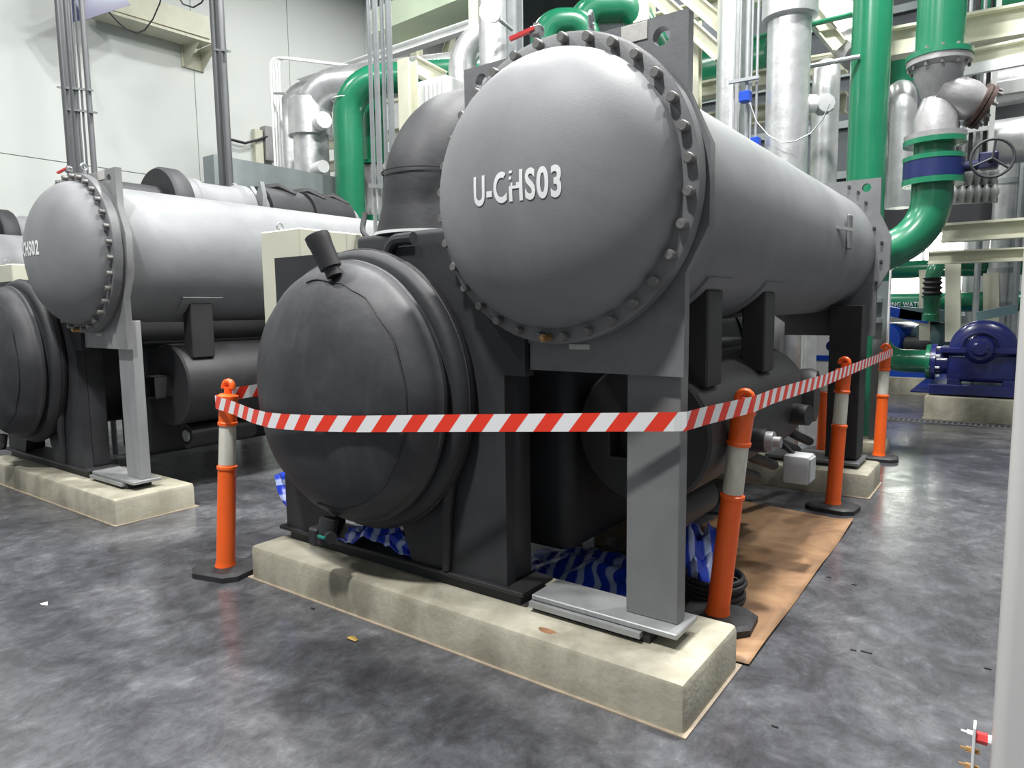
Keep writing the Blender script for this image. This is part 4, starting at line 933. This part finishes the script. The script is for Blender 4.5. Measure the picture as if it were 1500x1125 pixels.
# back pump group
mc = at(1305, 497, 13.4); rm = wid(24, mc)
pm2 = thing('blue_motor', (mc.x, 13.6, .28), 'bright blue motor with grey green pump end, behind the farthest post', 'motor')
mo = B(); lathe(mo, [(0, rm*.4), (.02, rm*.95), (.1, rm), (.85, rm), (.9, rm*.8)], (mc.x-.1, 13.3, mc.z), (.35, 1, 0), 32); obj('motor_body', mo, M['blue2'], pm2)
obj('cable_box', bar(B(), (mc.x-.25, 13.5, mc.z+.52), (mc.x+.55, 13.5, mc.z+.35), .4, .16), M['blue2'], pm2)
mc2 = at(1352, 497, 13.4); mo = B(); lathe(mo, [(0, rm*.3), (.06, rm*.85), (.15, rm*.98), (.6, rm*.98), (.7, rm*.5)], (mc2.x, 13.35, mc2.z+.02), (.35, 1, 0), 32); obj('pump_body', mo, M['teal'], pm2, label='grey green rounded body')
obj('lid_box', bar(B(), (mc2.x-.35, 13.5, mc2.z+.45), (mc2.x+.3, 13.5, mc2.z+.38), .4, .2), M['teal'], pm2)
obj('coupling', cyl(B(), (mc.x+.2, 13.45, mc.z-.1), (mc2.x+.1, 13.45, mc2.z-.1), .16, n=16), M['rubber'], pm2)
obj('base_frame', box(B(), mc.x-.4, 13.3, .28, mc2.x+.6, 14.5, mc.z-rm*.9), M['blue2'], pm2)
# sign and clutter visible under the shell near the rear leg
c = at(1218, 510, 7.0)
sn = thing('notice_board', (c.x, c.y, 0), 'small white notice with a blue band and pump picture, behind the rear leg', 'sign')
obj('board', box(B(), c.x-.13, c.y, c.z-.27, c.x+.13, c.y+.015, c.z+.12), M['white'], sn)
obj('blue_band', box(B(), c.x-.13, c.y-.003, c.z-.12, c.x+.13, c.y, c.z-.07), M['blue2'], sn)
obj('picture', lathe(B(), [(0, .05), (.003, .05)], (c.x, c.y, c.z+.02), (0, -1, 0), 12), M['blue'], sn)
obj('stake', box(B(), c.x-.015, c.y+.015, 0, c.x+.015, c.y+.035, c.z), M['conduit'], sn)
p = at(1296, 450, 7.72); gs = thing('grey_upright', (p.x, p.y, 0), 'grey channel upright with white tape against the rear of the nearest chiller', 'upright')
obj('channel', box(B(), p.x-.09, p.y-.03, 0, p.x+.03, p.y+.03, at(1297, 412, 7.72).z), M['grey_sheet'], gs)
obj('pale_strip', box(B(), p.x+.03, p.y-.03, .2, p.x+.045, p.y+.03, at(1297, 358, 7.72).z), M['white'], gs)
for v in (440, 470): 
    q_ = at(1287, v, 7.65); obj('clip', box(B(), q_.x-.06, p.y-.09, q_.z-.02, q_.x+.03, p.y-.03, q_.z+.02), M['conduit'], gs)

# ------------------------------------------------------------------ ceiling lamps
for i, (x, y, z, w) in enumerate(LAMPS):
    ld = bpy.data.lights.new('high_bay_light', 'AREA'); ld.shape = 'DISK'; ld.size = .6; ld.energy = w; ld.color = (1, .995, .985)
    lo = bpy.data.objects.new('high_bay_light', ld); COL.objects.link(lo); lo.location = (x, y, z)
